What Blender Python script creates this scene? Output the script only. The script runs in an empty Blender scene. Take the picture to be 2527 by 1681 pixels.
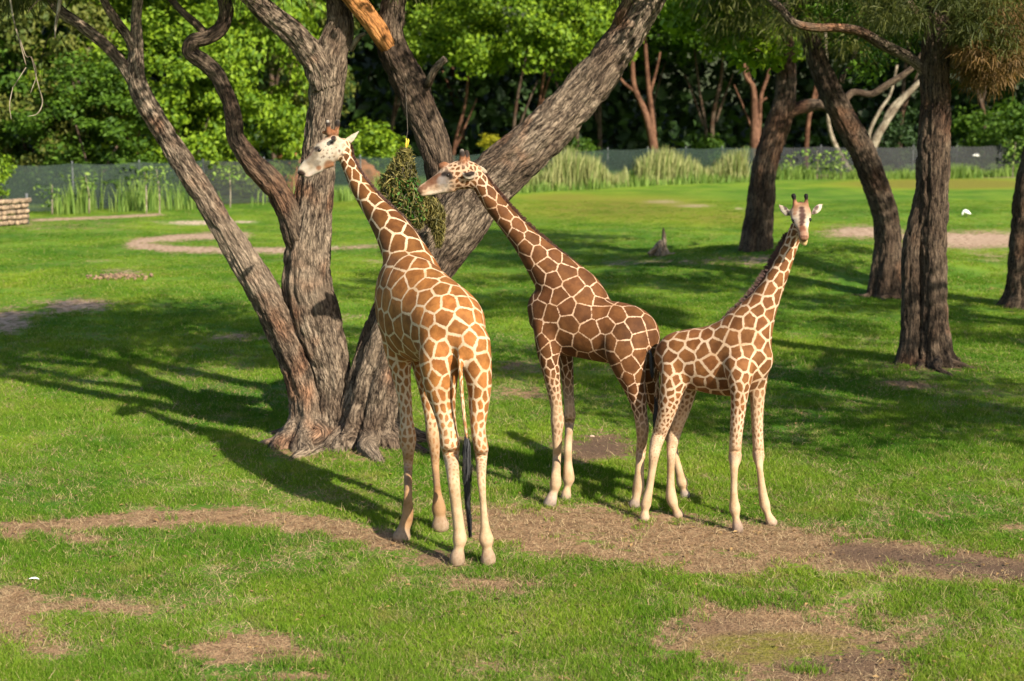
import bpy, math, random
import numpy as np
from mathutils import Vector

R = math.radians
SC = bpy.context.scene
COL = SC.collection
F_PX = 50 / 36 * 2527          # focal length in photo pixels
CAM_H = 4.1
PITCH = math.atan((840.5 - 273) / F_PX)

# ------------------------------------------------------------------ camera, light, exposure
cam_data = bpy.data.cameras.new('camera')
cam_data.lens = 50
cam_data.sensor_width = 36
cam_data.clip_end = 1500
cam_data.dof.use_dof = True
cam_data.dof.focus_distance = 14.0
cam_data.dof.aperture_fstop = 1.7
cam = bpy.data.objects.new('camera', cam_data)
cam.location = (0, 0, CAM_H)
cam.rotation_euler = (math.pi / 2 - PITCH, 0, 0)
COL.objects.link(cam)
SC.camera = cam

SUN_DIR = Vector((0.62, -0.785, 0)).normalized()     # horizontal direction towards the sun
SUN_EL = R(34)
to_sun = Vector((SUN_DIR.x * math.cos(SUN_EL), SUN_DIR.y * math.cos(SUN_EL), math.sin(SUN_EL)))
sun_data = bpy.data.lights.new('sun', 'SUN')
sun_data.energy = 4.8
sun_data.angle = R(0.53)
sun_data.color = (1.0, 0.915, 0.78)
sun = bpy.data.objects.new('sun', sun_data)
sun.rotation_euler = to_sun.to_track_quat('Z', 'Y').to_euler()
sun.location = (20, -20, 30)
COL.objects.link(sun)

world = bpy.data.worlds.new('World')
SC.world = world
world.use_nodes = True
wn = world.node_tree.nodes
sky = wn.new('ShaderNodeTexSky')
sky.sky_type = 'NISHITA'
sky.sun_disc = False
sky.sun_elevation = SUN_EL
sky.sun_rotation = math.atan2(SUN_DIR.x, SUN_DIR.y)
bg = wn['Background']
bg.inputs['Strength'].default_value = 0.095
world.node_tree.links.new(sky.outputs[0], bg.inputs[0])

SC.view_settings.view_transform = 'Standard'
SC.view_settings.look = 'None'
SC.view_settings.exposure = 1.25
SC.view_settings.gamma = 1
SC.view_settings.use_curve_mapping = False
SC.render.engine = 'CYCLES'
SC.cycles.use_denoising = True
SC.cycles.max_bounces = 8
SC.cycles.diffuse_bounces = 4
SC.cycles.transmission_bounces = 4
SC.cycles.transparent_max_bounces = 8

# ------------------------------------------------------------------ picture <-> world helpers
def zoom(x0, y0, s):
    return lambda x, y: (x0 + x / s, y0 + y / s)
VA = zoom(700, 260, 3.5636)
VB = zoom(880, 600, 1.9125)
VC = zoom(1000, 350, 3.1353)
VD = zoom(1250, 700, 2.6133)
VE = zoom(1560, 440, 1.7615)
VH = zoom(1880, 460, 8.71)
VG = zoom(720, 280, 7.84)
VK = zoom(680, 850, 5.809)
VW = zoom(0, 0, 0.93273)       # the whole picture as first seen
ZS = {VA: 3.5636, VB: 1.9125, VC: 3.1353, VD: 2.6133, VE: 1.7615, VH: 8.71, VG: 7.84, VK: 5.809, VW: 0.93273}
cP, sP = math.cos(PITCH), math.sin(PITCH)

def ray(u, v):
    xc, yc = (u - 1263.5) / F_PX, -(v - 840.5) / F_PX
    return np.array([xc, cP + yc * sP, -sP + yc * cP])

def P(view, x, y, Y):
    """world point seen at (x, y) of a view, at distance Y in front of the camera; also metres per view pixel there"""
    u, v = view(x, y)
    d = ray(u, v)
    t = Y / d[1]
    return np.array([0, 0, CAM_H]) + d * t, t / F_PX / ZS[view]

def project(V):
    """world points -> photo-view (0..2357) coordinates"""
    d = np.asarray(V, float) - np.array([0, 0, CAM_H])
    depth = d[..., 1] * cP - d[..., 2] * sP
    up = d[..., 1] * sP + d[..., 2] * cP
    depth = np.where(depth < 0.1, 0.1, depth)
    u = 1263.5 + d[..., 0] / depth * F_PX
    v = 840.5 - up / depth * F_PX
    return u * 0.93273, v * 0.93273

# ------------------------------------------------------------------ numpy noise
def _hash(ix, iy, iz, seed):
    n = (ix.astype(np.int64) * 374761393 + iy.astype(np.int64) * 668265263 + iz.astype(np.int64) * 2147483647 + seed * 974711) & 0xffffffff
    n = ((n ^ (n >> 13)) * 1274126177) & 0xffffffff
    n = n ^ (n >> 16)
    return (n & 0xffffff) / float(0xffffff)

def vnoise(x, y, z=0.0, seed=0):
    x, y, z = np.broadcast_arrays(np.asarray(x, float), np.asarray(y, float), np.asarray(z, float))
    ix, iy, iz = np.floor(x), np.floor(y), np.floor(z)
    fx, fy, fz = x - ix, y - iy, z - iz
    fx, fy, fz = [f * f * (3 - 2 * f) for f in (fx, fy, fz)]
    r = 0
    for a in (0, 1):
        for b in (0, 1):
            for c in (0, 1):
                w = (fx if a else 1 - fx) * (fy if b else 1 - fy) * (fz if c else 1 - fz)
                r = r + w * _hash(ix + a, iy + b, iz + c, seed)
    return r * 2 - 1

def fbm(x, y, z=0.0, seed=0, oct=4):
    r, a, f = 0, 0.5, 1.0
    for i in range(oct):
        r = r + a * vnoise(np.asarray(x) * f, np.asarray(y) * f, np.asarray(z) * f, seed + i * 17)
        a *= 0.5
        f *= 2.03
    return r

def sstep(a, b, x):
    t = np.clip((x - a) / (b - a), 0, 1)
    return t * t * (3 - 2 * t)

# ------------------------------------------------------------------ mesh helpers
def mk_mesh(name, V, faces, smooth=True, attrs=None):
    """V (n,3); faces: a list of (k, nverts) int arrays"""
    me = bpy.data.meshes.new(name)
    V = np.asarray(V, np.float32)
    faces = [np.asarray(f, np.int32) for f in faces if len(f)]
    nl = sum(f.size for f in faces)
    nf = sum(len(f) for f in faces)
    me.vertices.add(len(V))
    me.vertices.foreach_set('co', V.ravel())
    me.loops.add(nl)
    me.polygons.add(nf)
    li = np.concatenate([f.ravel() for f in faces])
    st, tot, k = [], [], 0
    for f in faces:
        st.append(np.arange(len(f)) * f.shape[1] + k)
        tot.append(np.full(len(f), f.shape[1]))
        k += f.size
    me.loops.foreach_set('vertex_index', li.astype(np.int32))
    me.polygons.foreach_set('loop_start', np.concatenate(st).astype(np.int32))
    me.polygons.foreach_set('loop_total', np.concatenate(tot).astype(np.int32))
    if smooth:
        me.polygons.foreach_set('use_smooth', np.ones(nf, bool))
    me.update(calc_edges=True)
    me.validate()
    for k, (typ, arr) in (attrs or {}).items():
        add_attr(me, k, typ, arr)
    return me

def add_attr(me, name, typ, arr):
    a = me.attributes.new(name, typ, 'POINT')
    arr = np.asarray(arr, np.float32)
    key = {'FLOAT': 'value', 'FLOAT_VECTOR': 'vector', 'FLOAT_COLOR': 'color'}[typ]
    if typ == 'FLOAT_COLOR' and arr.shape[1] == 3:
        arr = np.concatenate([arr, np.ones((len(arr), 1), np.float32)], 1)
    a.data.foreach_set(key, arr.ravel())

def obj(name, me, mat=None, parent=None, loc=None):
    o = bpy.data.objects.new(name, me)
    COL.objects.link(o)
    if mat is not None and me is not None and not len(me.materials):
        me.materials.append(mat)
    if parent is not None:
        o.parent = parent
    if loc is not None:
        o.location = loc
    return o

def empty(name, loc, label, cat, group=None):
    o = bpy.data.objects.new(name, None)
    COL.objects.link(o)
    o.location = loc
    o.empty_display_size = 0.2
    tag(o, label, cat, group)
    return o

def tag(o, label=None, cat=None, group=None, kind=None):
    for k, v in (('label', label), ('category', cat), ('group', group), ('kind', kind)):
        if v:
            o[k] = v
    return o

def crom(pts, n):
    """Catmull-Rom resampling of rows (positions and any other numbers along them)"""
    p = np.asarray(pts, float)
    p = np.vstack([2 * p[0] - p[1], p, 2 * p[-1] - p[-2]])
    out = []
    for i in range(1, len(p) - 2):
        t = np.linspace(0, 1, n, endpoint=False)[:, None]
        a, b, c, d = p[i - 1], p[i], p[i + 1], p[i + 2]
        out.append(0.5 * ((2 * b) + (-a + c) * t + (2 * a - 5 * b + 4 * c - d) * t ** 2 + (-a + 3 * b - 3 * c + d) * t ** 3))
    out.append(p[-2][None])
    return np.vstack(out)

def nrm(v):
    return v / np.maximum(np.linalg.norm(v, axis=-1, keepdims=True), 1e-9)

def loft(C, A, B, nseg=20, power=1.0):
    """closed tube: ring centres C and half-axis vectors A, B"""
    n = len(C)
    th = np.linspace(0, 2 * math.pi, nseg, endpoint=False)
    c, s = np.cos(th), np.sin(th)
    if power != 1.0:
        c = np.sign(c) * np.abs(c) ** power
        s = np.sign(s) * np.abs(s) ** power
    V = C[:, None, :] + c[None, :, None] * A[:, None, :] + s[None, :, None] * B[:, None, :]
    V = V.reshape(-1, 3)
    i = np.arange(n - 1)[:, None] * nseg
    j = np.arange(nseg)[None, :]
    k = (j + 1) % nseg
    Q = np.stack([i + j, i + k, i + nseg + k, i + nseg + j], -1).reshape(-1, 4)
    V = np.vstack([V, C[0], C[-1]])
    m = n * nseg
    j = np.arange(nseg)
    T = np.vstack([np.stack([np.full(nseg, m), (j + 1) % nseg, j], 1),
                   np.stack([np.full(nseg, m + 1), (n - 1) * nseg + j, (n - 1) * nseg + (j + 1) % nseg], 1)])
    return V, Q, T

def merge(parts):
    """parts: list of (V, [faces...]) -> V, faces by size"""
    Vs, by, k = [], {}, 0
    for V, fs in parts:
        for f in fs:
            if len(f):
                by.setdefault(np.asarray(f).shape[1], []).append(np.asarray(f) + k)
        Vs.append(V)
        k += len(V)
    return np.vstack(Vs), [np.vstack(v) for v in by.values()]

# ------------------------------------------------------------------ materials
def new_mat(name):
    m = bpy.data.materials.new(name)
    m.use_nodes = True
    nt = m.node_tree
    return m, nt, nt.nodes['Principled BSDF']

def N(nt, typ, **kw):
    n = nt.nodes.new(typ)
    for k, v in kw.items():
        if k in ('operation', 'blend_type', 'data_type', 'attribute_name', 'attribute_type', 'feature', 'noise_dimensions', 'interpolation_type', 'vector_type', 'clamp', 'wave_type', 'bands_direction'):
            setattr(n, k, v)
        else:
            n.inputs[k].default_value = v
    return n

def ramp(nt, stops):
    r = nt.nodes.new('ShaderNodeValToRGB')
    e = r.color_ramp.elements
    while len(e) > 1:
        e.remove(e[-1])
    e[0].position, e[0].color = stops[0][0], (*stops[0][1], 1)
    for p, c in stops[1:]:
        x = e.new(p)
        x.color = (*c, 1)
    return r

def mixc(nt, fac, a, b, blend='MIX'):
    m = nt.nodes.new('ShaderNodeMix')
    m.data_type = 'RGBA'
    m.blend_type = blend
    m.clamp_factor = True
    for sock, v in ((m.inputs[0], fac), (m.inputs[6], a), (m.inputs[7], b)):
        if hasattr(v, 'links'):
            nt.links.new(v, sock)
        elif isinstance(v, (int, float)):
            sock.default_value = v
        else:
            sock.default_value = (*v, 1)
    return m.outputs[2]

def math_(nt, op, a, b=None, c=None, clamp=False):
    m = nt.nodes.new('ShaderNodeMath')
    m.operation = op
    m.use_clamp = clamp
    for i, v in enumerate((a, b, c)):
        if v is None:
            continue
        if hasattr(v, 'links'):
            nt.links.new(v, m.inputs[i])
        else:
            m.inputs[i].default_value = v
    return m.outputs[0]

def maprange(nt, v, a, b, c=0.0, d=1.0, smooth=True):
    m = nt.nodes.new('ShaderNodeMapRange')
    m.interpolation_type = 'SMOOTHSTEP' if smooth else 'LINEAR'
    nt.links.new(v, m.inputs['Value'])
    for k, x in (('From Min', a), ('From Max', b), ('To Min', c), ('To Max', d)):
        if hasattr(x, 'links'):
            nt.links.new(x, m.inputs[k])
        else:
            m.inputs[k].default_value = x
    return m.outputs['Result']

def attr(nt, name):
    n = nt.nodes.new('ShaderNodeAttribute')
    n.attribute_name = name
    return n

def noise_tex(nt, vec, scale, detail=3, rough=0.55):
    n = nt.nodes.new('ShaderNodeTexNoise')
    n.inputs['Scale'].default_value = scale
    n.inputs['Detail'].default_value = detail
    n.inputs['Roughness'].default_value = rough
    if vec is not None:
        nt.links.new(vec, n.inputs['Vector'])
    return n.outputs['Fac']

def geo_pos(nt):
    return nt.nodes.new('ShaderNodeNewGeometry').outputs['Position']

def bump(nt, bsdf, h, strength, dist):
    b = nt.nodes.new('ShaderNodeBump')
    b.inputs['Strength'].default_value = strength
    b.inputs['Distance'].default_value = dist
    nt.links.new(h, b.inputs['Height'])
    nt.links.new(b.outputs[0], bsdf.inputs['Normal'])
    return b

def simple_mat(name, col, rough=0.8, var=0.25, scale=6.0, bumpd=0.0):
    m, nt, b = new_mat(name)
    p = geo_pos(nt)
    f = noise_tex(nt, p, scale, 4)
    lo = tuple(c * (1 - var) for c in col)
    hi = tuple(min(1, c * (1 + var)) for c in col)
    c = mixc(nt, maprange(nt, f, 0.3, 0.7), lo, hi)
    nt.links.new(c, b.inputs['Base Color'])
    b.inputs['Roughness'].default_value = rough
    if bumpd:
        bump(nt, b, noise_tex(nt, p, scale * 4, 4), 0.6, bumpd)
    return m
# ------------------------------------------------------------------ ground relief and wear
def gh(x, y):
    """height of the ground"""
    x = np.asarray(x, float)
    y = np.asarray(y, float)
    def mound(cx, cy, rx, ry, h):
        return h * np.exp(-(((x - cx) / rx) ** 2 + ((y - cy) / ry) ** 2))
    far = sstep(24, 40, y)
    z = mound(7.6, 37.0, 4.5, 3.2, 0.62) + mound(-9, 33, 5, 4, 0.25) + mound(2.5, 46, 5, 4, 0.2)
    z = z + mound(16, 56, 8, 6, 0.25)
    z = z + far * 0.10 * fbm(x / 9, y / 9, 0, 5, 3)
    z = z + 0.022 * fbm(x / 1.3, y / 1.3, 0, 9, 3) * (1 - sstep(30, 60, y))
    z = z + mound(-2.6, 17.6, 1.2, 0.9, 0.07) + mound(-1.2, 17.3, 1.1, 0.9, 0.06) + mound(6.75, 23.1, 1.3, 1.2, 0.08)
    return z

def hit(u, v):
    """photo pixel -> point on the ground"""
    d = ray(u, v)
    t = CAM_H / -d[2]
    for _ in range(12):
        p = np.array([0, 0, CAM_H]) + d * t
        t = t + (p[2] - gh(p[0], p[1])) / -d[2]
    return np.array([0, 0, CAM_H]) + d * t

def hitw(x, y):
    return hit(*VW(x, y))

def Yg(view, x, y):
    return hit(*view(x, y))[1]

def blob(px, py, cx, cy, rx, ry, soft=0.85):
    d = np.sqrt(((px - cx) / rx) ** 2 + ((py - cy) / ry) ** 2)
    return 1 - sstep(1 - soft, 1 + soft, d)

def band(px, py, pts, hh):
    """worn strip along a polyline; hh = half height in picture rows"""
    best = np.full(px.shape, 9.0)
    for (x0, y0), (x1, y1) in zip(pts[:-1], pts[1:]):
        dx, dy = x1 - x0, (y1 - y0)
        t = np.clip(((px - x0) * dx + (py - y0) * dy * 4) / (dx * dx + dy * dy * 4 + 1e-6), 0, 1)
        ex, ey = px - (x0 + t * dx), py - (y0 + t * dy)
        best = np.minimum(best, np.sqrt((ex / (hh * 2.2)) ** 2 + (ey / hh) ** 2))
    return 1 - sstep(0.1, 1.6, best)

def wear(x, y):
    """bare-earth, pale-sand, olive and dark-mulch (plus painted hoof shadow) amounts at ground points"""
    px, py = project(np.stack([x, y, gh(x, y)], -1))
    w = np.zeros(px.shape)
    def up(a, s=1.0):
        nonlocal w
        w = np.maximum(w, a * s)
    B = lambda *a: blob(px, py, *a)
    up(band(px, py, [(-80, 1232), (120, 1212), (330, 1192), (540, 1190), (720, 1205), (900, 1250)], 24), 1.0)
    up(band(px, py, [(60, 1225), (230, 1245)], 14), .8)
    up(band(px, py, [(1130, 1205), (1330, 1205), (1520, 1228), (1700, 1245), (1900, 1268), (2100, 1285), (2420, 1312)], 52), 1.0)
    up(band(px, py, [(1250, 1250), (1500, 1290), (1750, 1300)], 34), .9)
    up(band(px, py, [(2150, 1300), (2450, 1335)], 30), .95)
    up(B(1640, 1245, 330, 44), 1.0)
    up(B(580, 1492, 150, 40), 1.0); up(B(690, 1512, 120, 16), .8); up(B(640, 1560, 190, 14), .85)
    up(B(20, 1420, 90, 70), 1.0); up(B(190, 1395, 150, 18), .85); up(B(110, 1480, 70, 50), .75); up(B(60, 1575, 150, 16), .7)
    up(B(310, 1400, 60, 18), .6); up(B(1120, 1350, 140, 26), .7); up(B(920, 1330, 50, 12), .5); up(B(1010, 1285, 90, 22), .7)
    up(B(1330, 1420, 60, 14), .45); up(B(1120, 1530, 80, 30), .5); up(B(1500, 1400, 90, 30), .45); up(B(1290, 1330, 70, 18), .55)
    up(B(1780, 1460, 340, 84), 1.0); up(B(1900, 1550, 260, 60), 1.0); up(B(1600, 1470, 120, 50), .6)
    up(B(1375, 1030, 105, 34), .95); up(B(1215, 905, 70, 16), .7); up(B(1190, 845, 60, 20), .6); up(B(870, 1010, 200, 26), .55)
    up(B(720, 1040, 150, 22), .65); up(B(700, 1130, 90, 12), .35)
    up(B(2080, 887, 70, 12), .75); up(B(2140, 845, 110, 14), .5); up(B(2335, 1215, 60, 12), .6)
    up(B(555, 776, 75, 10), .7); up(B(800, 730, 60, 8), .5); up(B(290, 1260, 60, 10), .5)
    up(B(180, 702, 75, 16), .95); up(B(15, 740, 60, 26), 1.0); up(B(90, 722, 70, 8), .8)
    up(B(285, 628, 62, 11), .65); up(B(235, 602, 40, 5), .4)
    up(band(px, py, [(560, 541), (430, 546), (320, 556), (300, 564), (380, 572), (520, 577), (660, 577)], 9), 1.0)
    up(band(px, py, [(760, 572), (870, 566)], 6), .7); up(B(860, 603, 50, 5), .5)
    up(band(px, py, [(80, 507), (220, 502), (370, 494)], 4), .9); up(B(120, 520, 240, 14), .3)
    up(B(1990, 535, 90, 14), 1.0); up(B(2240, 553, 170, 20), 1.0); up(B(2100, 545, 100, 10), .9); up(B(2280, 590, 60, 12), .5)
    up(B(1735, 600, 60, 14), .6); up(band(px, py, [(1400, 605), (1600, 600), (1700, 596)], 10), .45)
    up(band(px, py, [(1800, 408), (2100, 406), (2420, 405)], 5), .8)
    up(band(px, py, [(0, 510), (60, 515)], 8), .5)
    pale = np.maximum.reduce([B(450, 513, 90, 7), B(560, 511, 40, 4), B(1520, 465, 60, 6), B(1590, 474, 60, 5), B(1700, 480, 14, 4), B(770, 568, 10, 3)])
    pale = np.maximum(pale, 0.55 * np.maximum(B(1990, 533, 90, 10), B(2240, 548, 170, 12)))
    olive = np.maximum.reduce([B(1420, 480, 270, 34) * .8, B(1650, 500, 160, 24) * .7, B(2180, 424, 260, 12), B(1300, 455, 140, 12) * .7, B(900, 470, 300, 10) * .5,
                               B(1780, 1484, 190, 32) * 1.0, B(1735, 1505, 110, 28) * .8])
    mulch = np.maximum.reduce([B(1375, 1030, 105, 34), band(px, py, [(1960, 1272), (2130, 1290), (2430, 1325)], 30) * 1.0, B(1930, 1530, 190, 46) * .85, B(1640, 1440, 120, 20) * .5, B(1010, 1270, 70, 18) * .8, B(740, 1010, 90, 24) * .6])  # blob left of the hind hooves is their cast shadow, painted in
    pale = np.maximum(pale, 0.5 * np.clip(w, 0, 1) * sstep(22, 28, y) * (1 - mulch))
    w = np.maximum(w, 0.13 * sstep(1080, 1250, py) * (py < 1700))
    return w, pale, olive, mulch

def axis_pts(segs):
    out = [segs[0][0]]
    for a, b, st in segs:
        n = max(1, int(round((b - a) / st)))
        out += list(np.linspace(a, b, n + 1)[1:])
    return np.array(out)

GX = axis_pts([(-260, -60, 12), (-60, -20, 1.6), (-20, -8, 0.35), (-8, 9, 0.065), (9, 20, 0.35), (20, 60, 1.6), (60, 260, 12)])
GY = axis_pts([(-90, -10, 8), (-10, 9, 1.0), (9, 20, 0.065), (20, 32, 0.16), (32, 60, 0.4), (60, 100, 1.2), (100, 400, 15)])
gx, gy = np.meshgrid(GX, GY)
gz = gh(gx, gy)
GV = np.stack([gx, gy, gz], -1).reshape(-1, 3)
nx_, ny_ = len(GX), len(GY)
ii = (np.arange(ny_ - 1)[:, None] * nx_ + np.arange(nx_ - 1)[None, :]).ravel()
GQ = np.stack([ii, ii + 1, ii + nx_ + 1, ii + nx_], 1)
w_, pale_, olive_, mulch_ = wear(GV[:, 0], GV[:, 1])
vis = (GV[:, 1] > 8.5)
w_, pale_, olive_, mulch_ = [a * vis for a in (w_, pale_, olive_, mulch_)]

def grass_colour(nt, pos):
    """living-grass colour from place: broad patches of deep, fresh and yellowed turf"""
    a = noise_tex(nt, pos, 0.35, 4, 0.6)
    b = noise_tex(nt, pos, 2.2, 4, 0.6)
    c = mixc(nt, maprange(nt, a, 0.35, 0.65), (0.074, 0.172, 0.009), (0.162, 0.260, 0.019))
    c = mixc(nt, maprange(nt, b, 0.52, 0.78), c, (0.225, 0.240, 0.050))
    d = noise_tex(nt, pos, 0.11, 4, 0.6)
    c = mixc(nt, maprange(nt, d, 0.38, 0.66), mixc(nt, 1.0, c, (0.80, 0.88, 0.9), 'MULTIPLY'), mixc(nt, 1.0, c, (1.16, 1.06, 1.0), 'MULTIPLY'))
    return c

m_ground, nt, bs = new_mat('turf_and_earth')
pos = geo_pos(nt)
aw, ap, ao, am = [attr(nt, k).outputs['Fac'] for k in ('worn', 'pale', 'olive', 'mulch')]
gcol = grass_colour(nt, pos)
fine = noise_tex(nt, pos, 38, 3, 0.7)
mid = noise_tex(nt, pos, 7, 5, 0.65)
big = noise_tex(nt, pos, 1.3, 5, 0.6)
gcol = mixc(nt, maprange(nt, fine, 0.35, 0.7), mixc(nt, 1.0, gcol, (0.62, 0.66, 0.6), 'MULTIPLY'), gcol)
gcol = mixc(nt, maprange(nt, ao, 0.1, 0.9), gcol, mixc(nt, mid, (0.15, 0.17, 0.012), (0.24, 0.26, 0.015)))
soil = mixc(nt, maprange(nt, mid, 0.3, 0.7), (0.165, 0.094, 0.046), (0.335, 0.212, 0.112))
soil = mixc(nt, maprange(nt, fine, 0.45, 0.7), soil, (0.11, 0.058, 0.030))
soil = mixc(nt, math_(nt, 'MULTIPLY', am, 0.85), soil, mixc(nt, fine, (0.035, 0.022, 0.015), (0.13, 0.080, 0.052)))
soil = mixc(nt, math_(nt, 'MULTIPLY', ap, maprange(nt, mid, 0.3, 0.65)), soil, (0.60, 0.455, 0.345))
tuf = noise_tex(nt, pos, 15, 5, 0.7)
m1 = math_(nt, 'ADD', aw, math_(nt, 'MULTIPLY', math_(nt, 'SUBTRACT', mid, 0.5), 2.0))
m1 = math_(nt, 'ADD', m1, math_(nt, 'MULTIPLY', math_(nt, 'SUBTRACT', big, 0.53), 1.6))
m1 = math_(nt, 'ADD', m1, math_(nt, 'MULTIPLY', math_(nt, 'SUBTRACT', tuf, 0.5), 1.5))
m1 = math_(nt, 'ADD', m1, math_(nt, 'MULTIPLY', math_(nt, 'SUBTRACT', fine, 0.5), 0.6))
msk = maprange(nt, m1, 0.20, 0.62)
msk = math_(nt, 'MAXIMUM', msk, maprange(nt, math_(nt, 'ADD', math_(nt, 'SUBTRACT', ap, 0.12), math_(nt, 'MULTIPLY', math_(nt, 'SUBTRACT', mid, 0.5), 2.0)), 0.45, 0.95))
col = mixc(nt, msk, gcol, soil)
col = mixc(nt, math_(nt, 'MULTIPLY', maprange(nt, ao, 0.35, 0.85), maprange(nt, mid, 0.3, 0.55)), col, mixc(nt, fine, (0.105, 0.095, 0.014), (0.185, 0.165, 0.028)))
nt.links.new(col, bs.inputs['Base Color'])
bs.inputs['Roughness'].default_value = 0.9
bs.inputs['Specular IOR Level'].default_value = 0.15
hh = math_(nt, 'ADD', math_(nt, 'MULTIPLY', fine, 0.6), math_(nt, 'MULTIPLY', mid, 0.8))
bump(nt, bs, hh, 0.9, 0.05)
g_me = mk_mesh('ground', GV, [GQ], attrs={'worn': ('FLOAT', w_), 'pale': ('FLOAT', pale_), 'olive': ('FLOAT', olive_), 'mulch': ('FLOAT', mulch_)})
tag(obj('ground', g_me, m_ground), 'green lawn with worn earth paths and sandy patches', None, None, 'structure')
# ------------------------------------------------------------------ leaves and far planting
def leaf_mat(name, c0, c1, trans=0.35, scale=0.6, rough=0.6):
    m, nt, b = new_mat(name)
    pos = geo_pos(nt)
    lv = attr(nt, 'lv').outputs['Fac']
    k = math_(nt, 'ADD', math_(nt, 'MULTIPLY', lv, 0.6), math_(nt, 'MULTIPLY', noise_tex(nt, pos, scale, 2), 0.5))
    c = mixc(nt, maprange(nt, k, 0.2, 0.85), c0, c1)
    nt.links.new(c, b.inputs['Base Color'])
    b.inputs['Roughness'].default_value = rough
    b.inputs['Specular IOR Level'].default_value = 0.25
    t = nt.nodes.new('ShaderNodeBsdfTranslucent')
    nt.links.new(mixc(nt, 1.0, c, (1.0, 1.0, 0.45), 'MULTIPLY'), t.inputs['Color'])
    mx = nt.nodes.new('ShaderNodeMixShader')
    mx.inputs[0].default_value = trans
    nt.links.new(b.outputs[0], mx.inputs[1])
    nt.links.new(t.outputs[0], mx.inputs[2])
    nt.links.new(mx.outputs[0], nt.nodes['Material Output'].inputs[0])
    return m

m_leaf_fresh = leaf_mat('fresh_leaves', (0.062, 0.130, 0.006), (0.190, 0.285, 0.011))
m_leaf_mid = leaf_mat('mid_green_leaves', (0.028, 0.070, 0.005), (0.082, 0.155, 0.010))
m_leaf_olive = leaf_mat('olive_leaves', (0.055, 0.085, 0.012), (0.140, 0.150, 0.026))
m_leaf_dark = leaf_mat('shade_dark_leaves', (0.010, 0.026, 0.006), (0.030, 0.062, 0.012), 0.15)  # darkness of the shaded wood put into the leaf colour
m_leaf_gold = leaf_mat('yellow_leaves', (0.20, 0.22, 0.01), (0.45, 0.40, 0.02))
m_leaf_needle = leaf_mat('drooping_needles', (0.034, 0.050, 0.009), (0.115, 0.122, 0.024), 0.4)
m_leaf_rust = leaf_mat('rusty_needles', (0.075, 0.050, 0.014), (0.230, 0.130, 0.045), 0.35)

def leaf_cards(Cn, size, rng, up=0.35, droop=0.0, aspect=0.55, out=None):
    """folded leaf-shaped cards at points Cn; returns V, F, per-vertex value"""
    n = len(Cn)
    d = nrm(rng.normal(size=(n, 3)))
    nn = nrm(rng.normal(size=(n, 3)) + np.array([0, 0, up * 2]) + (0 if out is None else out * 1.2))
    d = nrm(d - (d * nn).sum(1, keepdims=True) * nn)
    d[:, 2] -= droop
    d = nrm(d)
    s = np.cross(nn, d)
    L = (size * rng.uniform(0.6, 1.35, n))[:, None]
    W = L * aspect
    bend = nn * L * 0.16
    p0 = Cn - d * L * 0.5
    p1 = Cn + s * W * 0.5 + bend
    p2 = Cn + d * L * 0.5
    p3 = Cn - s * W * 0.5 + bend
    V = np.stack([p0, p1, p2, p3], 1).reshape(-1, 3)
    i = np.arange(n) * 4
    F = np.concatenate([np.stack([i, i + 1, i + 2], 1), np.stack([i, i + 2, i + 3], 1)])
    lv = np.repeat(rng.uniform(0, 1, n), 4)
    return V, F, lv

def crown_points(rng, n_cl, per, rx, ry, rz, cl_r, fill=0.55, bottom=-0.8):
    """leaf positions in uneven clusters over an ellipsoid; also outward directions"""
    pts, outs = [], []
    k = 0
    while k < n_cl:
        d = rng.normal(size=3)
        d /= np.linalg.norm(d)
        if d[2] < bottom:
            continue
        r = (fill + (1 - fill) * rng.uniform() ** 0.6) * rng.uniform(0.85, 1.12)
        c = d * r * np.array([rx, ry, rz])
        m = int(per * rng.uniform(0.6, 1.3))
        rr = cl_r * rng.uniform(0.6, 1.3)
        q = nrm(rng.normal(size=(m, 3))) * (rng.uniform(0, 1, m) ** 0.45)[:, None] * rr * np.array([1.15, 1.15, 0.7])
        pts.append(c + q)
        outs.append(nrm(q + d * rr * 0.5))
        k += 1
    return np.vstack(pts), np.vstack(outs)

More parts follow.
